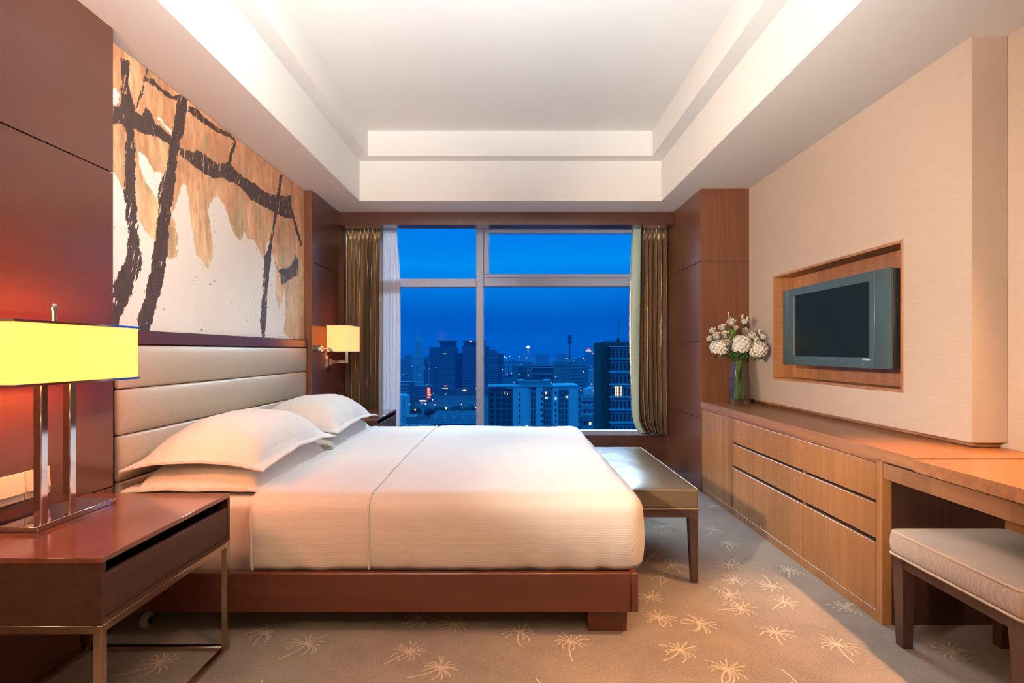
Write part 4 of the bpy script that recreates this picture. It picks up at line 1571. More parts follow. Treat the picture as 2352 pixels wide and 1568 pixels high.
for k in range(9):
    a = k * .7
    m = MB()
    p0 = Vector((VXc + .03 * math.cos(a), VYc + .03 * math.sin(a), VZ + .30))
    p1 = Vector((VXc + .10 * math.cos(a), VYc + .06 * math.sin(a) - .02, VZ + .44 + .03 * math.sin(k * 2.2)))
    pts = curve3(p0, (p0 + p1) / 2 + Vector((0, 0, .05)), p1, 6)
    m.tube(pts, .002, 6)
    for j in range(1, 7):
        for sgn in (-1, 1):
            leaf_patch(m, pts[j], (math.cos(a + sgn * 1.1), math.sin(a + sgn * 1.1) * .8, .35), (0, 0, 1), .045, .02)
    m.build('leafy_spray', 'leaf', fo, 60)

# ------------------------------------------------------------------ the city outside
GZ = -60.0
M['ground'] = simple('dark_city_ground', (.10, .10, .11), .95, var=.3, vscale=.05)
b = MB()
b.box(-1500, 1500, 30, 5200, GZ - 1, GZ)
tag(b.build('city_ground', 'ground'), 'dark ground of the city far below', kind='structure')


def bbox_uv(m, x0, x1, y0, y1, z0, z1):
    """box whose UVs are metres along each facade"""
    bm = m.bm
    uv = bm.loops.layers.uv.verify()
    P = [Vector((x, y, z)) for z in (z0, z1) for y in (y0, y1) for x in (x0, x1)]
    vs = [bm.verts.new(p) for p in P]
    for idx in ((0, 1, 5, 4), (2, 0, 4, 6), (1, 3, 7, 5), (3, 2, 6, 7), (4, 5, 7, 6), (1, 0, 2, 3)):
        f = bm.faces.new([vs[i] for i in idx])
        nrm = f.normal if f.normal.length else None
        f.normal_update()
        for lp in f.loops:
            c = lp.vert.co
            if abs(f.normal.y) > .5:
                lp[uv].uv = (c.x - x0 + .01, c.z - z0)
            elif abs(f.normal.x) > .5:
                lp[uv].uv = (c.y - y0 + .01, c.z - z0)
            else:
                lp[uv].uv = (.001, .001)


def pxbox(m, p0, p1, ptop, D, depth, zbase=GZ, pbot=None):
    a, c = at(p0, ptop, D), at(p1, ptop, D)
    zb = zbase if pbot is None else at(p0, pbot, D).z
    bbox_uv(m, a.x, c.x, D, D + depth, zb, a.z)


FAC = {}
FAC['tower'] = facade_mat('grey_tower_facade', (.17, .17, .19), (.09, .09, .11), (9, 3.6), (.9, .45), .010, (1, .85, .6), 1.4, True)
FAC['far'] = facade_mat('distant_facade', (.24, .24, .27), (.17, .17, .2), (2.6, 3.5), (.45, .4), .025, (.8, .85, 1.), .7)
FAC['blue'] = facade_mat('pale_slab_facade', (.42, .44, .48), (.2, .2, .24), (2.4, 3.2), (.45, .4), .02, (1, .8, .55), .7)
FAC['pink'] = facade_mat('pink_brick_facade', (.42, .25, .25), (.2, .16, .18), (2.4, 3.3), (.45, .35), .05, (1, .8, .6), .8)
FAC['band'] = facade_mat('banded_facade', (.40, .40, .43), (.13, .13, .16), (8, 3.6), (.95, .6), .01, (1, .85, .6), 1.0, True)
FAC['brown'] = facade_mat('brown_slab_facade', (.20, .13, .13), (.10, .08, .09), (2.2, 3.3), (.45, .35), .02, (1, .85, .65), .8)
FAC['white'] = simple('white_render', (.62, .62, .64), .9, var=.04, vscale=.2)
FAC['white_dim'] = simple('grey_render', (.40, .41, .43), .9, var=.05, vscale=.2)
FAC['darkglass'] = facade_mat('dark_balcony_facade', (.15, .16, .18), (.045, .05, .06), (3.2, 2.75), (.72, .75), .0)
FAC['glazed'] = facade_mat('glazed_bay_facade', (.36, .37, .40), (.07, .075, .09), (1.1, 2.75), (.78, .8), .0)
FAC['slab_grey'] = simple('grey_roof_slab', (.14, .14, .16), .85)
FAC['window_dark'] = simple('dark_window_glass', (.05, .055, .07), .25)
FAC['window_lit'] = emit('lit_flat_window', (1.0, .78, .45), 1.3)
FAC['window_cool'] = emit('lit_cool_window', (.55, .95, 1.0), .9)
FAC['roof'] = simple('dark_tile_roof', (.12, .12, .15), .9, var=.2, vscale=.3)
FAC['ridge'] = simple('pale_ridge', (.45, .38, .42), .8)
FAC['olive'] = simple('olive_cladding', (.085, .078, .058), .85, var=.1, vscale=.5)
FAC['steel_dark'] = simple('dark_steelwork', (.06, .06, .07), .7)
FAC['tree'] = simple('dark_tree_leaves', (.045, .06, .04), .95, var=.4, vscale=1.5)
FAC['bark'] = simple('tree_bark', (.06, .05, .04), .9)
FAC['sodium'] = emit('sodium_lamp', (1.0, .42, .09), 2.6)
FAC['white_lamp'] = emit('white_lamp', (1.0, .80, .62), 1.8)
FAC['sign_red'] = emit('red_sign_light', (1.0, .05, .03), 1.1)
FAC['sign_yellow'] = emit('yellow_sign_light', (1.0, .75, .25), 1.6)
FAC['sign_pink'] = emit('pink_sign_light', (1.0, .30, .32), 1.0)
FAC['glow_white'] = emit('white_roof_light', (1.0, .95, .8), 1.6)
FAC['cone'] = emit('dim_lit_cone', (.35, .42, .75), .45)


def building(label, mat, parts, name='building', group=None):
    """parts: (part name, [boxes in pixels at a depth], material or None)"""
    a = parts[0][1][0]
    c = at((a[0] + a[1]) / 2, a[2], a[3])
    r = thing(name, label, 'building', (c.x, c.y, GZ), group)
    for nm, boxes, mt_ in parts:
        m = MB()
        for q in boxes:
            pxbox(m, *q)
        m.build(nm, FAC[mt_ or mat], r)
    return r


tw = building('broad twin-topped dark tower block behind the window mullion', 'tower', [
    ('body', [(986, 1046, 797, 750, 40), (1046, 1062, 811, 762, 30), (1062, 1122, 794, 750, 40)], None),
    ('tower_top', [(1010, 1042, 786, 752, 30)], None), ('tower_top', [(1066, 1112, 786, 752, 30)], None),
    ('roof_slab', [(1006, 1044, 781, 748, 38, 0, 786)], 'slab_grey'), ('roof_slab', [(1063, 1115, 781, 748, 38, 0, 786)], 'slab_grey'),
    ('podium', [(975, 1135, 893, 742, 40)], 'brown'), ('corner_strip', [(1000, 1003, 832, 749, 2, 0, 900)], 'brown')])
MB().box(*[v for p in ((at(1079, 784.5, 747).x, at(1082, 784.5, 747).x), (746.5, 747.5), (at(1079, 785, 747).z, at(1079, 782, 747).z)) for v in p]).build('roof_lamp', FAC['glow_white'], tw)
MB().box(at(1017, 0, 749).x, at(1027, 0, 749).x, 749.3, 749.8, at(0, 813, 749).z, at(0, 811.5, 749).z).build('lit_window', FAC['window_cool'], tw)
MB().box(at(1063, 0, 740).x, at(1071, 0, 740).x, 740.5, 741.5, at(0, 897.5, 740).z, at(0, 895, 740).z).build('lit_sign', FAC['glow_white'], tw)
MB().box(at(1020, 0, 740).x, at(1026, 0, 740).x, 740.5, 741.5, at(0, 887, 740).z, at(0, 885, 740).z).build('lit_sign', FAC['sign_pink'], tw)

spt = building('pale tower with a tapering spire, left of the twin-topped block', 'blue', [
    ('body', [(946, 973, 823, 1000, 22)], None), ('upper_stage', [(950.5, 968.5, 802, 1004, 14)], None), ('lantern_stage', [(953.5, 967, 784, 1006, 10)], None)])
m = MB()
c = at(960, 0, 1010)
m.lathe([(5.2, at(0, 784, 1010).z), (4.6, at(0, 779, 1010).z), (3.2, at(0, 777, 1010).z), (2.6, at(0, 772, 1010).z), (1.3, at(0, 770, 1010).z), (.9, at(0, 757, 1010).z), (.3, at(0, 747, 1010).z)], 12, (c.x, c.y, 0))
m.build('spire', FAC['blue'], spt)
building('stepped block with striped balconies just right of the window mullion', 'band', [('body', [(1123, 1143, 803, 800, 26)], None), ('wing', [(1137, 1156, 812, 806, 26)], 'brown')])
building('low far block at the left edge of the view', 'far', [('body', [(905, 932, 826, 980, 22)], None), ('rooftop_block', [(912, 926, 821, 984, 10)], None)])
building('far block with a stepped roof beside the spire tower', 'far', [('body', [(930, 946, 817, 1100, 22)], None), ('rooftop_block', [(934, 942, 813, 1104, 10)], None)])
building('narrow far block right of the spire tower', 'far', [('body', [(966, 986, 817, 1120, 20)], None)])
building('narrow brown slab against the twin-topped block', 'brown', [('body', [(973, 984, 825, 860, 22)], None), ('pale_edge', [(984, 987, 825, 860, 22)], 'blue')])
building('small pale office block at the foot of the spire tower', 'blue', [('body', [(952, 971, 877, 672, 14)], None)])
building('horizontally banded office block at the left edge', 'band', [('body', [(900, 942, 877, 520, 16)], None), ('end_strip', [(942, 946, 878, 518, 14)], 'brown')])
building('narrow pale-blue slab behind the far nightstand', 'white', [('body', [(900, 924, 908, 330, 14)], None), ('side_wall', [(924, 933, 909, 333, 12)], None),
                                                                     ('window', [(926.5, 928.8, 925, 332.9, .05, 0, 927.5)], 'window_dark'), ('window', [(926.5, 928.8, 935, 332.9, .05, 0, 937.5)], 'window_dark'), ('window', [(926.5, 928.8, 945, 332.9, .05, 0, 947.5)], 'window_dark'), ('window', [(926.5, 928.8, 955, 332.9, .05, 0, 957.5)], 'window_dark'), ('window', [(926.5, 928.8, 964, 332.9, .05, 0, 966.5)], 'window_dark')])
building('low pinkish gabled wall beside the pale-blue slab', 'pink', [('body', [(932, 954, 957, 308, 12)], None)])
building('mid-height dark block carrying the red vertical sign', 'tower', [('body', [(946, 990, 886, 640, 22)], None)])
sg = thing('street_sign', 'tall red neon sign with four yellow characters', 'sign', tuple(at(984.5, 918, 636)))
MB().box(at(981, 0, 636).x, at(988.3, 0, 636).x, 636, 637, at(0, 909, 636).z, at(0, 890, 636).z).build('sign_board', FAC['sign_red'], sg)
for k in range(4):
    z0 = at(0, 894 + k * 4.75, 635.8).z + 1.7
    xa, xb = at(982.4, 0, 635.8).x, at(987, 0, 635.8).x
    wd = xb - xa
    m = MB()
    h = 1.8
    zc = z0 - h / 2
    bars = [[(0, 1, .85, 1.), (0, 1, 0, .15), (0, .14, 0, 1), (.86, 1, 0, 1), (.43, .57, .1, .9)], [(0, 1, .8, .95), (.1, .9, .4, .52), (0, 1, 0, .14), (.43, .57, 0, 1)], [(0, 1, .85, 1), (0, .4, .42, .55), (.6, 1, .42, .55), (.2, .33, 0, 1), (.7, .83, 0, 1)], [(0, .3, 0, 1), (.42, 1, .82, .96), (.42, 1, .42, .55), (.42, 1, 0, .15)]][k]
    for u0, u1, v0, v1 in bars:
        m.box(xa + u0 * wd, xa + u1 * wd, 635.6, 635.95, zc + v0 * h - h / 2, zc + v1 * h - h / 2)
    m.build('character', FAC['sign_yellow'], sg)
MB().box(at(981, 0, 636).x, at(988.6, 0, 636).x, 635.6, 636.9, at(0, 914, 636).z, at(0, 910.6, 636).z).build('lower_panel', FAC['sign_pink'], sg)

# white apartment block, middle of the view
D = 260
ap_ = thing('apartment_building', 'white apartment block with rows of windows right of the mullion', 'building', (at(1225, 0, D).x, D, GZ))
m = MB()
for q in ((1178, 1212, 889, D, 18), (1206, 1219, 891, D + .8, 18), (1231.5, 1248, 888, D, 18), (1270, 1283, 885, D, 18), (1306, 1328, 884, D, 18), (1219, 1232, 893, D + 2, 16), (1248, 1271, 889, D + 2, 16), (1283, 1307, 884, D + 2.2, 16), (1283, 1306, 884, D + .5, 16, 0, 896)):
    pxbox(m, *q)
m.build('wall', FAC['white'], ap_)
m = MB()
pxbox(m, 1178, 1328, 886.5, D - .2, 18, 0, 889)
m.build('parapet', FAC['white_dim'], ap_)
m = MB()
pxbox(m, 1193, 1264, 875, D + 6, 10, 0, 888)
m.build('penthouse', FAC['white_dim'], ap_)
m = MB()
pxbox(m, 1190, 1266, 873, D + 5, 12, 0, 875.5)
m.build('penthouse_roof', FAC['white_dim'], ap_)
m = MB()
pxbox(m, 1205, 1247, 868.5, D + 8, 6, 0, 873)
m.build('roof_plant', FAC['steel_dark'], ap_)
m = MB()
pxbox(m, 1122, 1162, 890, D + 1, 20)
pxbox(m, 1162, 1178, 899, D + .6, 20)
m.build('dark_wing', FAC['darkglass'], ap_)
m = MB()
pxbox(m, 1125, 1163, 889, D + .4, 1.2, 0, 897)
m.build('dark_fascia', FAC['steel_dark'], ap_)
m = MB()
pxbox(m, 1120, 1180, 886.5, D + 1.5, 18, 0, 889.5)
m.build('wing_roof', FAC['white_dim'], ap_)
m = MB()
pxbox(m, 1328, 1333, 890, D + 3, 16)
m.build('side_wall', FAC['band'], ap_)
for x0, x1 in ((1219.5, 1231), (1249, 1265), (1284, 1294), (1298, 1306)):
    m = MB()
    pxbox(m, x0, x1, 899, D + 1.2, 1)
    m.build('glazed_bay', FAC['glazed'], ap_)
lit = {(1, 3): 'window_lit', (3, 1): 'window_cool', (1, 5): 'window_lit', (2, 4): 'window_dark'}
for ci, (x0, x1, dd) in enumerate(((1191, 1195.2, 0), (1207, 1212.8, .8), (1242, 1246.5, 0), (1274.5, 1278.5, 0))):
    for k in range(8):
        y = 901.5 + k * 13.0 - (ci >= 2) * 2
        m = MB()
        pxbox(m, x0, x1, y, D + dd - .12, .1, 0, y + (6.8 if ci == 1 else 5.4))
        m.build('window', FAC['window_lit' if (ci, k) in ((1, 6),) else ('window_cool' if (ci, k) in ((3, 1),) else 'window_dark')], ap_)
for x0, x1, y, mt_ in ((1252.5, 1255.5, 900, 'window_lit'), (1252, 1258, 911, 'window_cool'), (1299, 1304.5, 909, 'window_cool'), (1207.5, 1212.5, 977.5, 'window_lit'), (1159, 1160.6, 900, 'window_lit'), (1165, 1166.3, 903, 'window_lit')):
    m = MB()
    pxbox(m, x0, x1, y, D - .2 if x1 < 1220 else D + .9, .1, 0, y + 5)
    m.build('lit_window', FAC[mt_], ap_)

# tall dark block at the right, close by
D = 150
dt = thing('apartment_tower', 'tall dark olive tower with a stack of glazed balconies by the right curtain', 'building', (at(1410, 0, D).x, D, GZ))
m = MB()
pxbox(m, 1381, 1402, 786, D, 14)
m.build('side_wall', FAC['olive'], dt)
m = MB()
pxbox(m, 1402, 1475, 786, D + .5, 14)
m.build('core_wall', FAC['olive'], dt)
for k in range(7):
    y = 813 + k * 29.2
    m = MB()
    pxbox(m, 1381, 1402, y, D - .03, .05, 0, y + .7)
    m.build('cladding_joint', FAC['steel_dark'], dt)
for k in range(8):
    y = 794.5 + k * 29.2
    m = MB()
    pxbox(m, 1401, 1475, y, D - 2.2, 2.6, 0, y + 2.2)
    m.build('balcony_slab', FAC['white'], dt)
    m = MB()
    pxbox(m, 1404, 1475, y + 2.3, D - 1.4, 1.6, 0, y + 29)
    m.build('glazed_balcony', FAC['glazed'], dt)
    m = MB()
    for q in (1402, 1412, 1428, 1440, 1452):
        pxbox(m, q, q + .5, y + 19, D - 2.1, .06, 0, y + 29)
    pxbox(m, 1402, 1470, y + 18.6, D - 2.1, .06, 0, y + 19.1)
    m.build('railing', FAC['steel_dark'], dt)
for x0, x1 in ((1412.5, 1414.5), (1417, 1421), (1425.5, 1427.5)):
    m = MB()
    pxbox(m, x0, x1, 887, D - 1.5, .06, 0, 909)
    m.build('lit_window', FAC['window_lit'], dt)
m = MB()
for q in range(1387, 1450, 3):
    pxbox(m, q, q + .4, 781, D + .3, .06, 0, 786)
pxbox(m, 1386, 1450, 780.7, D + .3, .06, 0, 781.3)
m.build('roof_railing', FAC['steel_dark'], dt)
m = MB()
c = at(1420, 0, D + 2)
m.tube([(c.x, c.y, at(0, 786, D + 2).z), (c.x, c.y, at(0, 733, D + 2).z)], .07, 6)
m.lathe([(.45, 0), (.45, 1.0), (.2, 1.3)], 8, (c.x, c.y, at(0, 786, D + 2).z))
for k in range(8):
    m.lathe([(.12, 0), (.12, .25)], 6, (c.x, c.y, at(0, 772 - k * 5, D + 2).z))
m.build('antenna', FAC['steel_dark'], dt)
m = MB()
c = at(1438, 0, D + 2)
m.tube([(c.x, c.y, at(0, 786, D + 2).z), (c.x, c.y, at(0, 766, D + 2).z)], .05, 6)
m.tube([(c.x - 1.4, c.y, at(0, 775, D + 2).z), (c.x + 1.0, c.y, at(0, 775, D + 2).z)], .05, 6)
m.build('antenna', FAC['steel_dark'], dt)

building('pale block with two white end strips, left of the wide banded block', 'far', [('body', [(1152, 1200, 838, 720, 20)], None), ('white_strip', [(1159, 1167, 834, 716, 3, 0, 862)], 'blue'), ('white_strip', [(1169, 1176, 834, 716, 3, 0, 860)], 'blue')])
building('wide dark block with pale horizontal bands behind the white apartments', 'brown', [('body', [(1190, 1274, 840, 620, 20)], None), ('roof_band', [(1224, 1268, 838, 618, 2, 0, 840)], 'blue'), ('roof_band', [(1224, 1270, 843, 618, 2, 0, 845)], 'blue'), ('roof_band', [(1224, 1270, 858, 618, 2, 0, 859.5)], 'blue')])
building('slim pinkish stair tower in front of the wide banded block', 'pink', [('body', [(1211, 1223, 832, 600, 10)], None), ('top_block', [(1211, 1222, 829, 602, 6)], 'blue')])
building('pink brick apartment tower in the middle distance', 'pink', [('body', [(1274, 1312, 830, 560, 20)], None), ('cornice', [(1280, 1306, 837, 559, 1, 0, 838.5)], 'blue')])
building('pale balcony slab right of the pink tower', 'band', [('body', [(1312.5, 1338, 832, 590, 16)], None), ('cap', [(1310, 1328, 828, 592, 10, 0, 832)], 'far')])
building('dim block right of the pale balcony slab', 'far', [('body', [(1338, 1356, 838, 640, 16)], None)])
building('pale slab with a row of dots, left of the dark olive tower', 'blue', [('body', [(1356, 1371, 849, 450, 14)], None)])
building('mauve slab tight against the dark olive tower', 'pink', [('body', [(1371, 1384, 850, 452, 14)], None)])
building('low white building below the pale slabs', 'white', [('body', [(1345, 1384, 893, 400, 12)], None), ('upper_floor', [(1352, 1384, 889, 403, 8)], None),
                                                             ('window', [(1355, 1358, 897, 399.8, .1, 0, 899)], 'window_dark'), ('window', [(1362, 1365, 897, 399.8, .1, 0, 899)], 'window_lit'), ('window', [(1369, 1372, 893, 399.8, .1, 0, 895)], 'window_lit'), ('window', [(1376, 1379, 897, 399.8, .1, 0, 899)], 'window_dark')])
building('long low far block on the skyline, left of the mast', 'far', [('body', [(1230, 1262, 813, 2000, 60)], None)])
building('low far block on the skyline beside the mast', 'far', [('body', [(1280, 1301, 812, 1900, 60)], None)])
building('low far block on the skyline right of the mast', 'far', [('body', [(1318, 1384, 822, 1750, 60)], None)])
building('far terrace filling the skyline behind the striped block', 'far', [('body', [(1150, 1215, 829, 1300, 60)], None), ('roof_hump', [(1168, 1185, 826, 1302, 20)], None)])

# low tiled-roof buildings at street level


def gable(label, x0, x1, yr, ye, D, depth, lift=0):
    a, c = at(x0, ye, D), at(x1, ye, D)
    zr = at(x0, yr, D + depth / 2).z
    r = thing('tiled_house', label, 'house', ((a.x + c.x) / 2, D, GZ), 'low tiled houses at street level')
    MB().box(a.x, c.x, D + .5, D + depth - .5, GZ, a.z).build('wall', FAC['white_dim'], r)
    m = MB()
    ov = .8
    m.prism([(a.x - ov, D - ov, a.z - .05), (a.x - ov, D + depth / 2, zr), (a.x - ov, D + depth + ov, a.z - .05), (a.x - ov, D + depth / 2, zr - .6)], (c.x - a.x + 2 * ov, 0, 0))
    m.build('roof', FAC['roof'], r)
    MB().box(a.x - ov, c.x + ov, D - ov - .15, D - ov, a.z - .3, a.z + .05).build('eaves_trim', FAC['ridge'], r)
    MB().box(a.x - ov, c.x + ov, D + depth / 2 - .25, D + depth / 2 + .25, zr - .15, zr + .18).build('ridge_cap', FAC['ridge'], r)
    slope = (zr - a.z) / (depth / 2 + ov)
    for k in range(5):
        xx = a.x + (c.x - a.x) * (k + .5) / 5
        yy = D + depth * .22
        zz = a.z + (yy - D + ov) * slope
        MB().box(xx - .7, xx + .7, yy - .2, yy + 2.5, zz - .2, zz + 1.1).build('dormer', FAC['white_dim'], r)
    for k in range(4):
        xx = a.x + (c.x - a.x) * (k + .7) / 4.4
        MB().box(xx, xx + 1.1, D + .38, D + .48, a.z - 2.6, a.z - 1.2).build('window', FAC['window_lit' if (k == 1 and D < 330) else 'window_dark'], r)
    return r


gable('long tiled house nearest the bed end, one window lit', 985, 1096, 953, 972, 320, 26)
gable('tiled house behind the longest one, under the street lamps', 1000, 1100, 944, 951, 430, 22)
gable('tiled house turned low at the left below the pale-blue slab', 906, 985, 975, 984, 285, 16)
gable('tiled house right of the white apartments, farther row', 1334, 1384, 928, 938, 340, 20)
gable('tiled house right of the white apartments, nearer row', 1334, 1384, 950, 964, 270, 16)
gable('dark red-roofed house under the low white building', 1332, 1384, 908, 920, 366, 20)

# telecommunication mast
ms = thing('radio_mast', 'dark radio mast with ringed platforms on the skyline', 'mast', tuple(at(1308.5, 832, 900)))
c = at(1308.5, 0, 900)
m = MB()
m.lathe([(1.6, GZ), (1.35, at(0, 830, 900).z), (1.1, at(0, 788, 900).z), (.9, at(0, 771, 900).z)], 10, (c.x, c.y, 0))
m.build('mast_shaft', FAC['steel_dark'], ms)
for py in (771.5, 777, 783, 787.5):
    m = MB()
    z = at(0, py, 900).z
    m.lathe([(3.6, z - .5), (3.9, z), (3.6, z + .5)], 12, (c.x, c.y, 0))
    for k in range(6):
        a = k * 1.047
        m.box(c.x + 3.6 * math.cos(a) - .5, c.x + 3.6 * math.cos(a) + .5, c.y + 3.6 * math.sin(a) - .5, c.y + 3.6 * math.sin(a) + .5, z, z + 2.4)
    m.build('platform', FAC['steel_dark'], ms)

bt = thing('lit_tower', 'slim tower with a glowing white drum on top, centre skyline', 'tower', tuple(at(1213, 812, 1500)))
c = at(1213, 0, 1500)
m = MB()
m.lathe([(4.6, at(0, 799, 1500).z), (4.9, at(0, 797, 1500).z), (3.2, at(0, 794.5, 1500).z), (.5, at(0, 793.5, 1500).z)], 14, (c.x, c.y, 0))
m.build('lit_drum', FAC['glow_white'], bt)
m = MB()
m.lathe([(.6, at(0, 815, 1500).z), (2.6, at(0, 799.3, 1500).z)], 12, (c.x, c.y, 0))
m.build('lit_cone', FAC['cone'], bt)
m = MB()
m.lathe([(.8, GZ), (.6, at(0, 815, 1500).z)], 8, (c.x, c.y, 0))
m.build('shaft', FAC['steel_dark'], bt)

pg = thing('hotel_building', 'far building crowned by a red and white lit roof sign', 'building', tuple(at(1354, 830, 1500)))
m = MB()
pxbox(m, 1344, 1370, 814, 1500, 30)
m.build('body', FAC['far'], pg)
c = at(1352, 0, 1510)
m = MB()
m.lathe([(6.5, at(0, 803.5, 1510).z), (4.5, at(0, 801.5, 1510).z), (.6, at(0, 798.5, 1510).z)], 4, (c.x, c.y, 0))
m.build('lit_roof', FAC['sign_red'], pg)
m = MB()
pxbox(m, 1346.5, 1357.5, 803.6, 1504, 4, 0, 805.2)
m.build('white_band', FAC['glow_white'], pg)
m = MB()
pxbox(m, 1345, 1361, 806.4, 1502, 4, 0, 807.6)
m.build('green_band', FAC['window_cool'], pg)
m = MB()
pxbox(m, 1361, 1369, 810.4, 1499, 2, 0, 812.4)
m.build('red_sign', FAC['sign_pink'], pg)
m = MB()
pxbox(m, 1344, 1361, 807.7, 1503, 20, 0, 815)
m.build('sign_base', FAC['far'], pg)

# street lamps: (px, py, depth, radius, kind, label)
LAMPS = [(1025, 937, 470, .95, 'sodium', 'brightest amber street lamp, above the tiled roofs'), (953.5, 941, 450, .75, 'sodium', 'amber street lamp beside the pale-blue slab'), (999, 929.5, 482, .55, 'white_lamp', 'small white street lamp left of the brightest one'),
         (1060, 928, 484, .5, 'white_lamp', 'white street lamp on a thin post right of the brightest one'), (1093, 935.5, 470, .6, 'sodium', 'amber street lamp half hidden at the mullion'), (977, 927.5, 520, .55, 'white_lamp', 'white street lamp below the red sign'), (969, 925.5, 520, .5, 'white_lamp', 'white street lamp just left below the red sign'),
         (1158.5, 819, 1000, 1.0, 'white_lamp', 'far lamp right of the striped block, left one of a pair'), (1163, 821, 1000, .9, 'white_lamp', 'far lamp right of the striped block, right one of a pair'), (1171, 818, 1100, .7, 'white_lamp', 'faint far lamp above the pale block'), (1194, 818.5, 1100, .7, 'white_lamp', 'faint far lamp left of the lit tower'),
         (1209.5, 821.5, 1000, 1.1, 'white_lamp', 'far lamp at the foot of the lit tower'), (1300.5, 823, 800, .95, 'sodium', 'amber far lamp left of the mast foot'), (1340, 823, 800, .9, 'sodium', 'amber far lamp right of the mast foot'), (1379.5, 916.5, 392, .55, 'sodium', 'amber street lamp against the dark olive tower'), (1333.5, 896, 361, .5, 'white_lamp', 'white lamp at the corner of the white apartments'), (1363.5, 908.5, 389.5, .45, 'white_lamp', 'white lamp over the dark red roof')]
for px, py, D, R, kind, lab in LAMPS:
    c = at(px, py, D)
    l_ = thing('street_lamp', lab, 'street lamp', (c.x, c.y, GZ), 'street lamps in the city')
    m = MB()
    ico_blob(m, c, R, 2)
    m.build('lamp_globe', FAC[kind], l_, 60)
    MB().tube([(c.x, c.y + R, GZ), (c.x, c.y + R, c.z - R * .6), (c.x, c.y, c.z + R)], .12, 6).build('lamp_post', FAC['steel_dark'], l_)

TREES = [(936, 934, 480, 4), (946, 930, 505, 4.2), (957, 934, 488, 4), (986, 936, 492, 4.4), (1009, 934, 505, 4.6), (1037, 936, 492, 4.6), (1049, 932, 510, 4.4), (1073, 935, 492, 4.6), (1084, 931, 512, 4.2), (1342, 912, 396, 2.2), (1360, 914, 396, 2.2)]
for i, (px, py, D, R) in enumerate(TREES):
    c = at(px, py, D)
    tr = thing('street_tree', 'dark round-crowned tree among the street lamps', 'tree', (c.x, c.y, GZ), 'street trees in the city')
    m = MB()
    for k in range(6):
        a = k * 1.05 + i
        ico_blob(m, (c.x + R * .55 * math.cos(a), c.y + R * .5 * math.sin(a), c.z - R * .8 + R * .35 * math.sin(k * 2.1 + i)), R * .62, 2, (1, 1, .85), .5, k + i)
    ico_blob(m, (c.x, c.y, c.z - R * .7), R * .75, 2, (1, 1, .9), .5, i)
    m.build('crown', FAC['tree'], tr, 60)
    MB().tube([(c.x, c.y, GZ), (c.x + .2, c.y, c.z - R * 1.1)], .35, 7, r1=.2).build('trunk', FAC['bark'], tr)

# evening haze over the city
hz, nt, out = new_mat('evening_haze')
vs = nd(nt, 'ShaderNodeVolumeScatter')
vs.inputs['Color'].default_value = (.0, .25, .85, 1)
vs.inputs['Density'].default_value = 1 / 2400.0
vs.inputs['Anisotropy'].default_value = .3
nt.links.new(vs.outputs[0], out.inputs['Volume'])
HAZE = True
if HAZE:
    m = MB()
    m.box(-1600, 1600, 80, 5100, GZ - 2, 120)
    o = m.build('haze', hz, None, loc=(0, 2000, GZ - 2))
    tag(o, 'thin blue evening haze lying over the whole city', 'haze', kind='stuff')

# ------------------------------------------------------------------ sky
wd = bpy.data.worlds.new('dusk_sky')
bpy.context.scene.world = wd
wd.use_nodes = True
nt = wd.node_tree
nt.nodes.clear()
wo = nt.nodes.new('ShaderNodeOutputWorld')
bg = nt.nodes.new('ShaderNodeBackground')
tc = nt.nodes.new('ShaderNodeTexCoord')
sep = nt.nodes.new('ShaderNodeSeparateXYZ')
nt.links.new(tc.outputs['Generated'], sep.inputs[0])
nz_ = nt.nodes.new('ShaderNodeTexNoise')
nz_.inputs['Scale'].default_value = 3.0
nz_.inputs['Detail'].default_value = 3.0
mpn = nt.nodes.new('ShaderNodeMapping')
mpn.inputs['Scale'].default_value = (1, 1, 5)
nt.links.new(tc.outputs['Generated'], mpn.inputs['Vector'])
nt.links.new(mpn.outputs[0], nz_.inputs['Vector'])
fac = math_node(nt, 'ADD', sep.outputs['Z'], math_node(nt, 'MULTIPLY', math_node(nt, 'SUBTRACT', nz_.outputs[0], .5), .05))
r = nt.nodes.new('ShaderNodeValToRGB')
el = r.color_ramp.elements
stops = [(0.0, (.0, .048, .34)), (.06, (.0, .085, .47)), (.12, (.0, .19, .78)), (.16, (.0, .28, .95)), (.20, (.0, .23, .88)), (.27, (.0, .17, .78)), (.42, (.005, .30, 1.0)), (1.0, (.02, .36, 1.0))]
while len(el) < len(stops):
    el.new(.5)
for e, (p_, c_) in zip(el, stops):
    e.position = p_
    e.color = rgba(c_)
nt.links.new(fac, r.inputs[0])
nt.links.new(r.outputs[0], bg.inputs[0])
# the sky overhead is brighter than the band above the horizon
st_ = nd(nt, 'ShaderNodeMapRange')
st_.inputs['From Min'].default_value = .26
st_.inputs['From Max'].default_value = .5
st_.inputs['To Min'].default_value = 1.0
st_.inputs['To Max'].default_value = 1.8
nt.links.new(sep.outputs['Z'], st_.inputs['Value'])
nt.links.new(st_.outputs[0], bg.inputs[1])
nt.links.new(bg.outputs[0], wo.inputs[0])

# ------------------------------------------------------------------ lights of the room and added fill lights
pt = light('window_portal', 'AREA', (-.06, 5.54, 1.38), 1, (1, 1, 1), shape='RECTANGLE', size=3.0, size_y=2.1)
pt.rotation_euler = (math.radians(-90), 0, 0)
pt.data.cycles.is_portal = True
# table lamp and wall lamp bulbs
light('table_lamp_bulb', 'POINT', (-1.50, 1.74, 1.13), 15.0, (1, .38, .14), shadow_soft_size=.03)
light('wall_lamp_bulb', 'POINT', (-1.47, 4.73, 1.28), 2.6, (1, .50, .22), shadow_soft_size=.03)
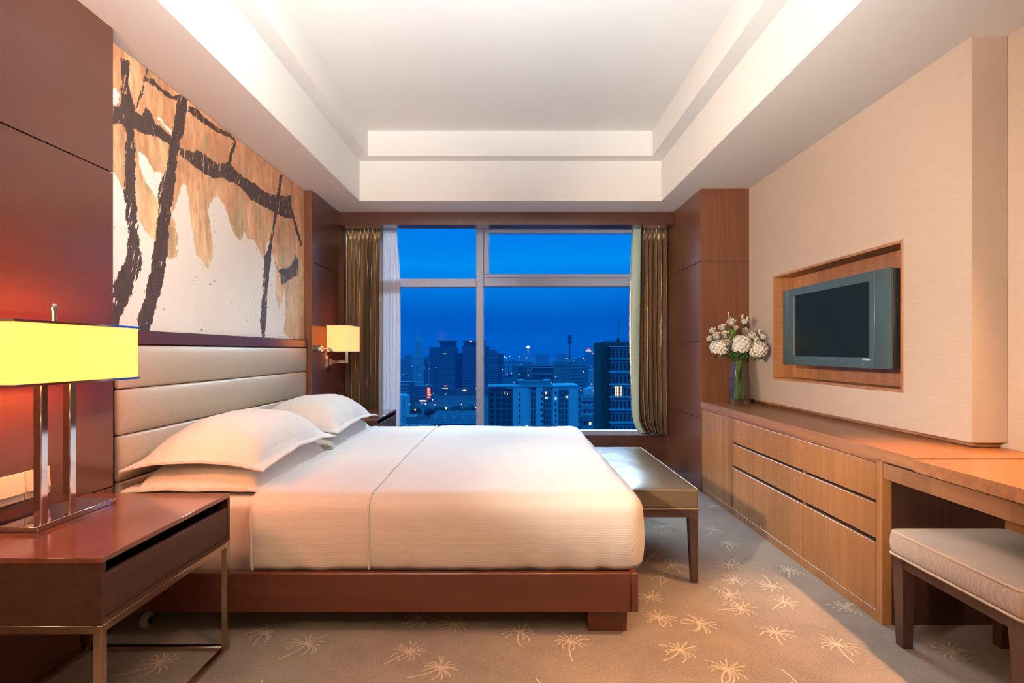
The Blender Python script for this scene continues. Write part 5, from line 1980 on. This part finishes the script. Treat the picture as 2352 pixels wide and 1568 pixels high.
# area panel added outside above the view, standing in for cool dusk light
sn = light('dusk_sky_panel', 'AREA', (0, 14, 6.6), 3300, (.66, .87, 1.0), shape='RECTANGLE', size=9.0, size_y=3.0)
sn.rotation_euler = Vector((0, 10.5, 6.0)).to_track_quat('Z', 'Y').to_euler()
# unseen uplight added by the camera to brighten the tray ceiling
fl_ = light('ceiling_fill', 'SPOT', (0, -.05, 1.62), 1380, (.86, .96, 1.0), spot_size=math.radians(112), spot_blend=1.0, shadow_soft_size=.35)
fl_.rotation_euler = Vector((0, -1.15, -1.8)).to_track_quat('Z', 'Y').to_euler()
# unseen warm points added behind the camera to light bed side and soffits
for x, y, z, e in ((-.8, -.8, 1.35, 9), (.6, -1.0, 1.35, 9)):
    light('low_warm_fill', 'POINT', (x, y, z), e, (1, .62, .32), shadow_soft_size=.2)
# unseen warm key added left of frame, standing in for the table lamp's spread
light('left_warm_fill', 'POINT', (-1.35, .55, 1.5), 40, (1, .62, .32), shadow_soft_size=.14)
light('entrance_downlight', 'SPOT', (.3, 1.0, 2.44), 75, (1, .50, .27), spot_size=math.radians(130), spot_blend=.6, shadow_soft_size=.2).rotation_euler = (0, 0, 0)
# unseen spots added to brighten the painting and the television wall
ms_ = light('mural_fill', 'SPOT', (-.25, 1.2, 2.44), 205, (1, .93, .82), spot_size=math.radians(88), spot_blend=.9, shadow_soft_size=.08)
ms_.rotation_euler = Vector((1.45, -2.0, .55)).to_track_quat('Z', 'Y').to_euler()
rs_ = light('tv_wall_fill', 'SPOT', (-1.3, .5, 1.62), 640, (1, .82, .64), spot_size=math.radians(60), spot_blend=.8, shadow_soft_size=.05)
rs_.rotation_euler = Vector((-3.15, -3.1, .15)).to_track_quat('Z', 'Y').to_euler()
# downlight over the desk
d = light('desk_downlight', 'SPOT', (1.93, 1.95, 2.46), 420, (1, .46, .17), spot_size=math.radians(64), spot_blend=.7, shadow_soft_size=.03)
d.rotation_euler = Vector((.66, .40, 2.46)).to_track_quat('Z', 'Y').to_euler()

# ------------------------------------------------------------------ camera
cam = bpy.data.cameras.new('camera')
cam.sensor_width = 36.0
cam.lens = F * 36.0 / 2352.0
cam.shift_x = (1176 - VX) / 2352.0
cam.shift_y = (VY - 784) / 2352.0
cam.clip_start = .02
cam.clip_end = 8000
co = bpy.data.objects.new('camera', cam)
co.location = (0, 0, CAMZ)
co.rotation_euler = (math.radians(90), 0, 0)
C.objects.link(co)
sc = bpy.context.scene
sc.camera = co
sc.view_settings.view_transform = 'Standard'
sc.view_settings.look = 'None'
sc.view_settings.gamma = 1.0
sc.view_settings.use_curve_mapping = False
sc.view_settings.exposure = 0.0
sc.cycles.use_denoising = True
sc.cycles.max_bounces = 8
sc.cycles.diffuse_bounces = 4
sc.cycles.glossy_bounces = 3
sc.cycles.transparent_max_bounces = 16
sc.cycles.volume_bounces = 0
sc.cycles.sample_clamp_indirect = 6.0
sc.cycles.caustics_reflective = False
sc.cycles.caustics_refractive = False
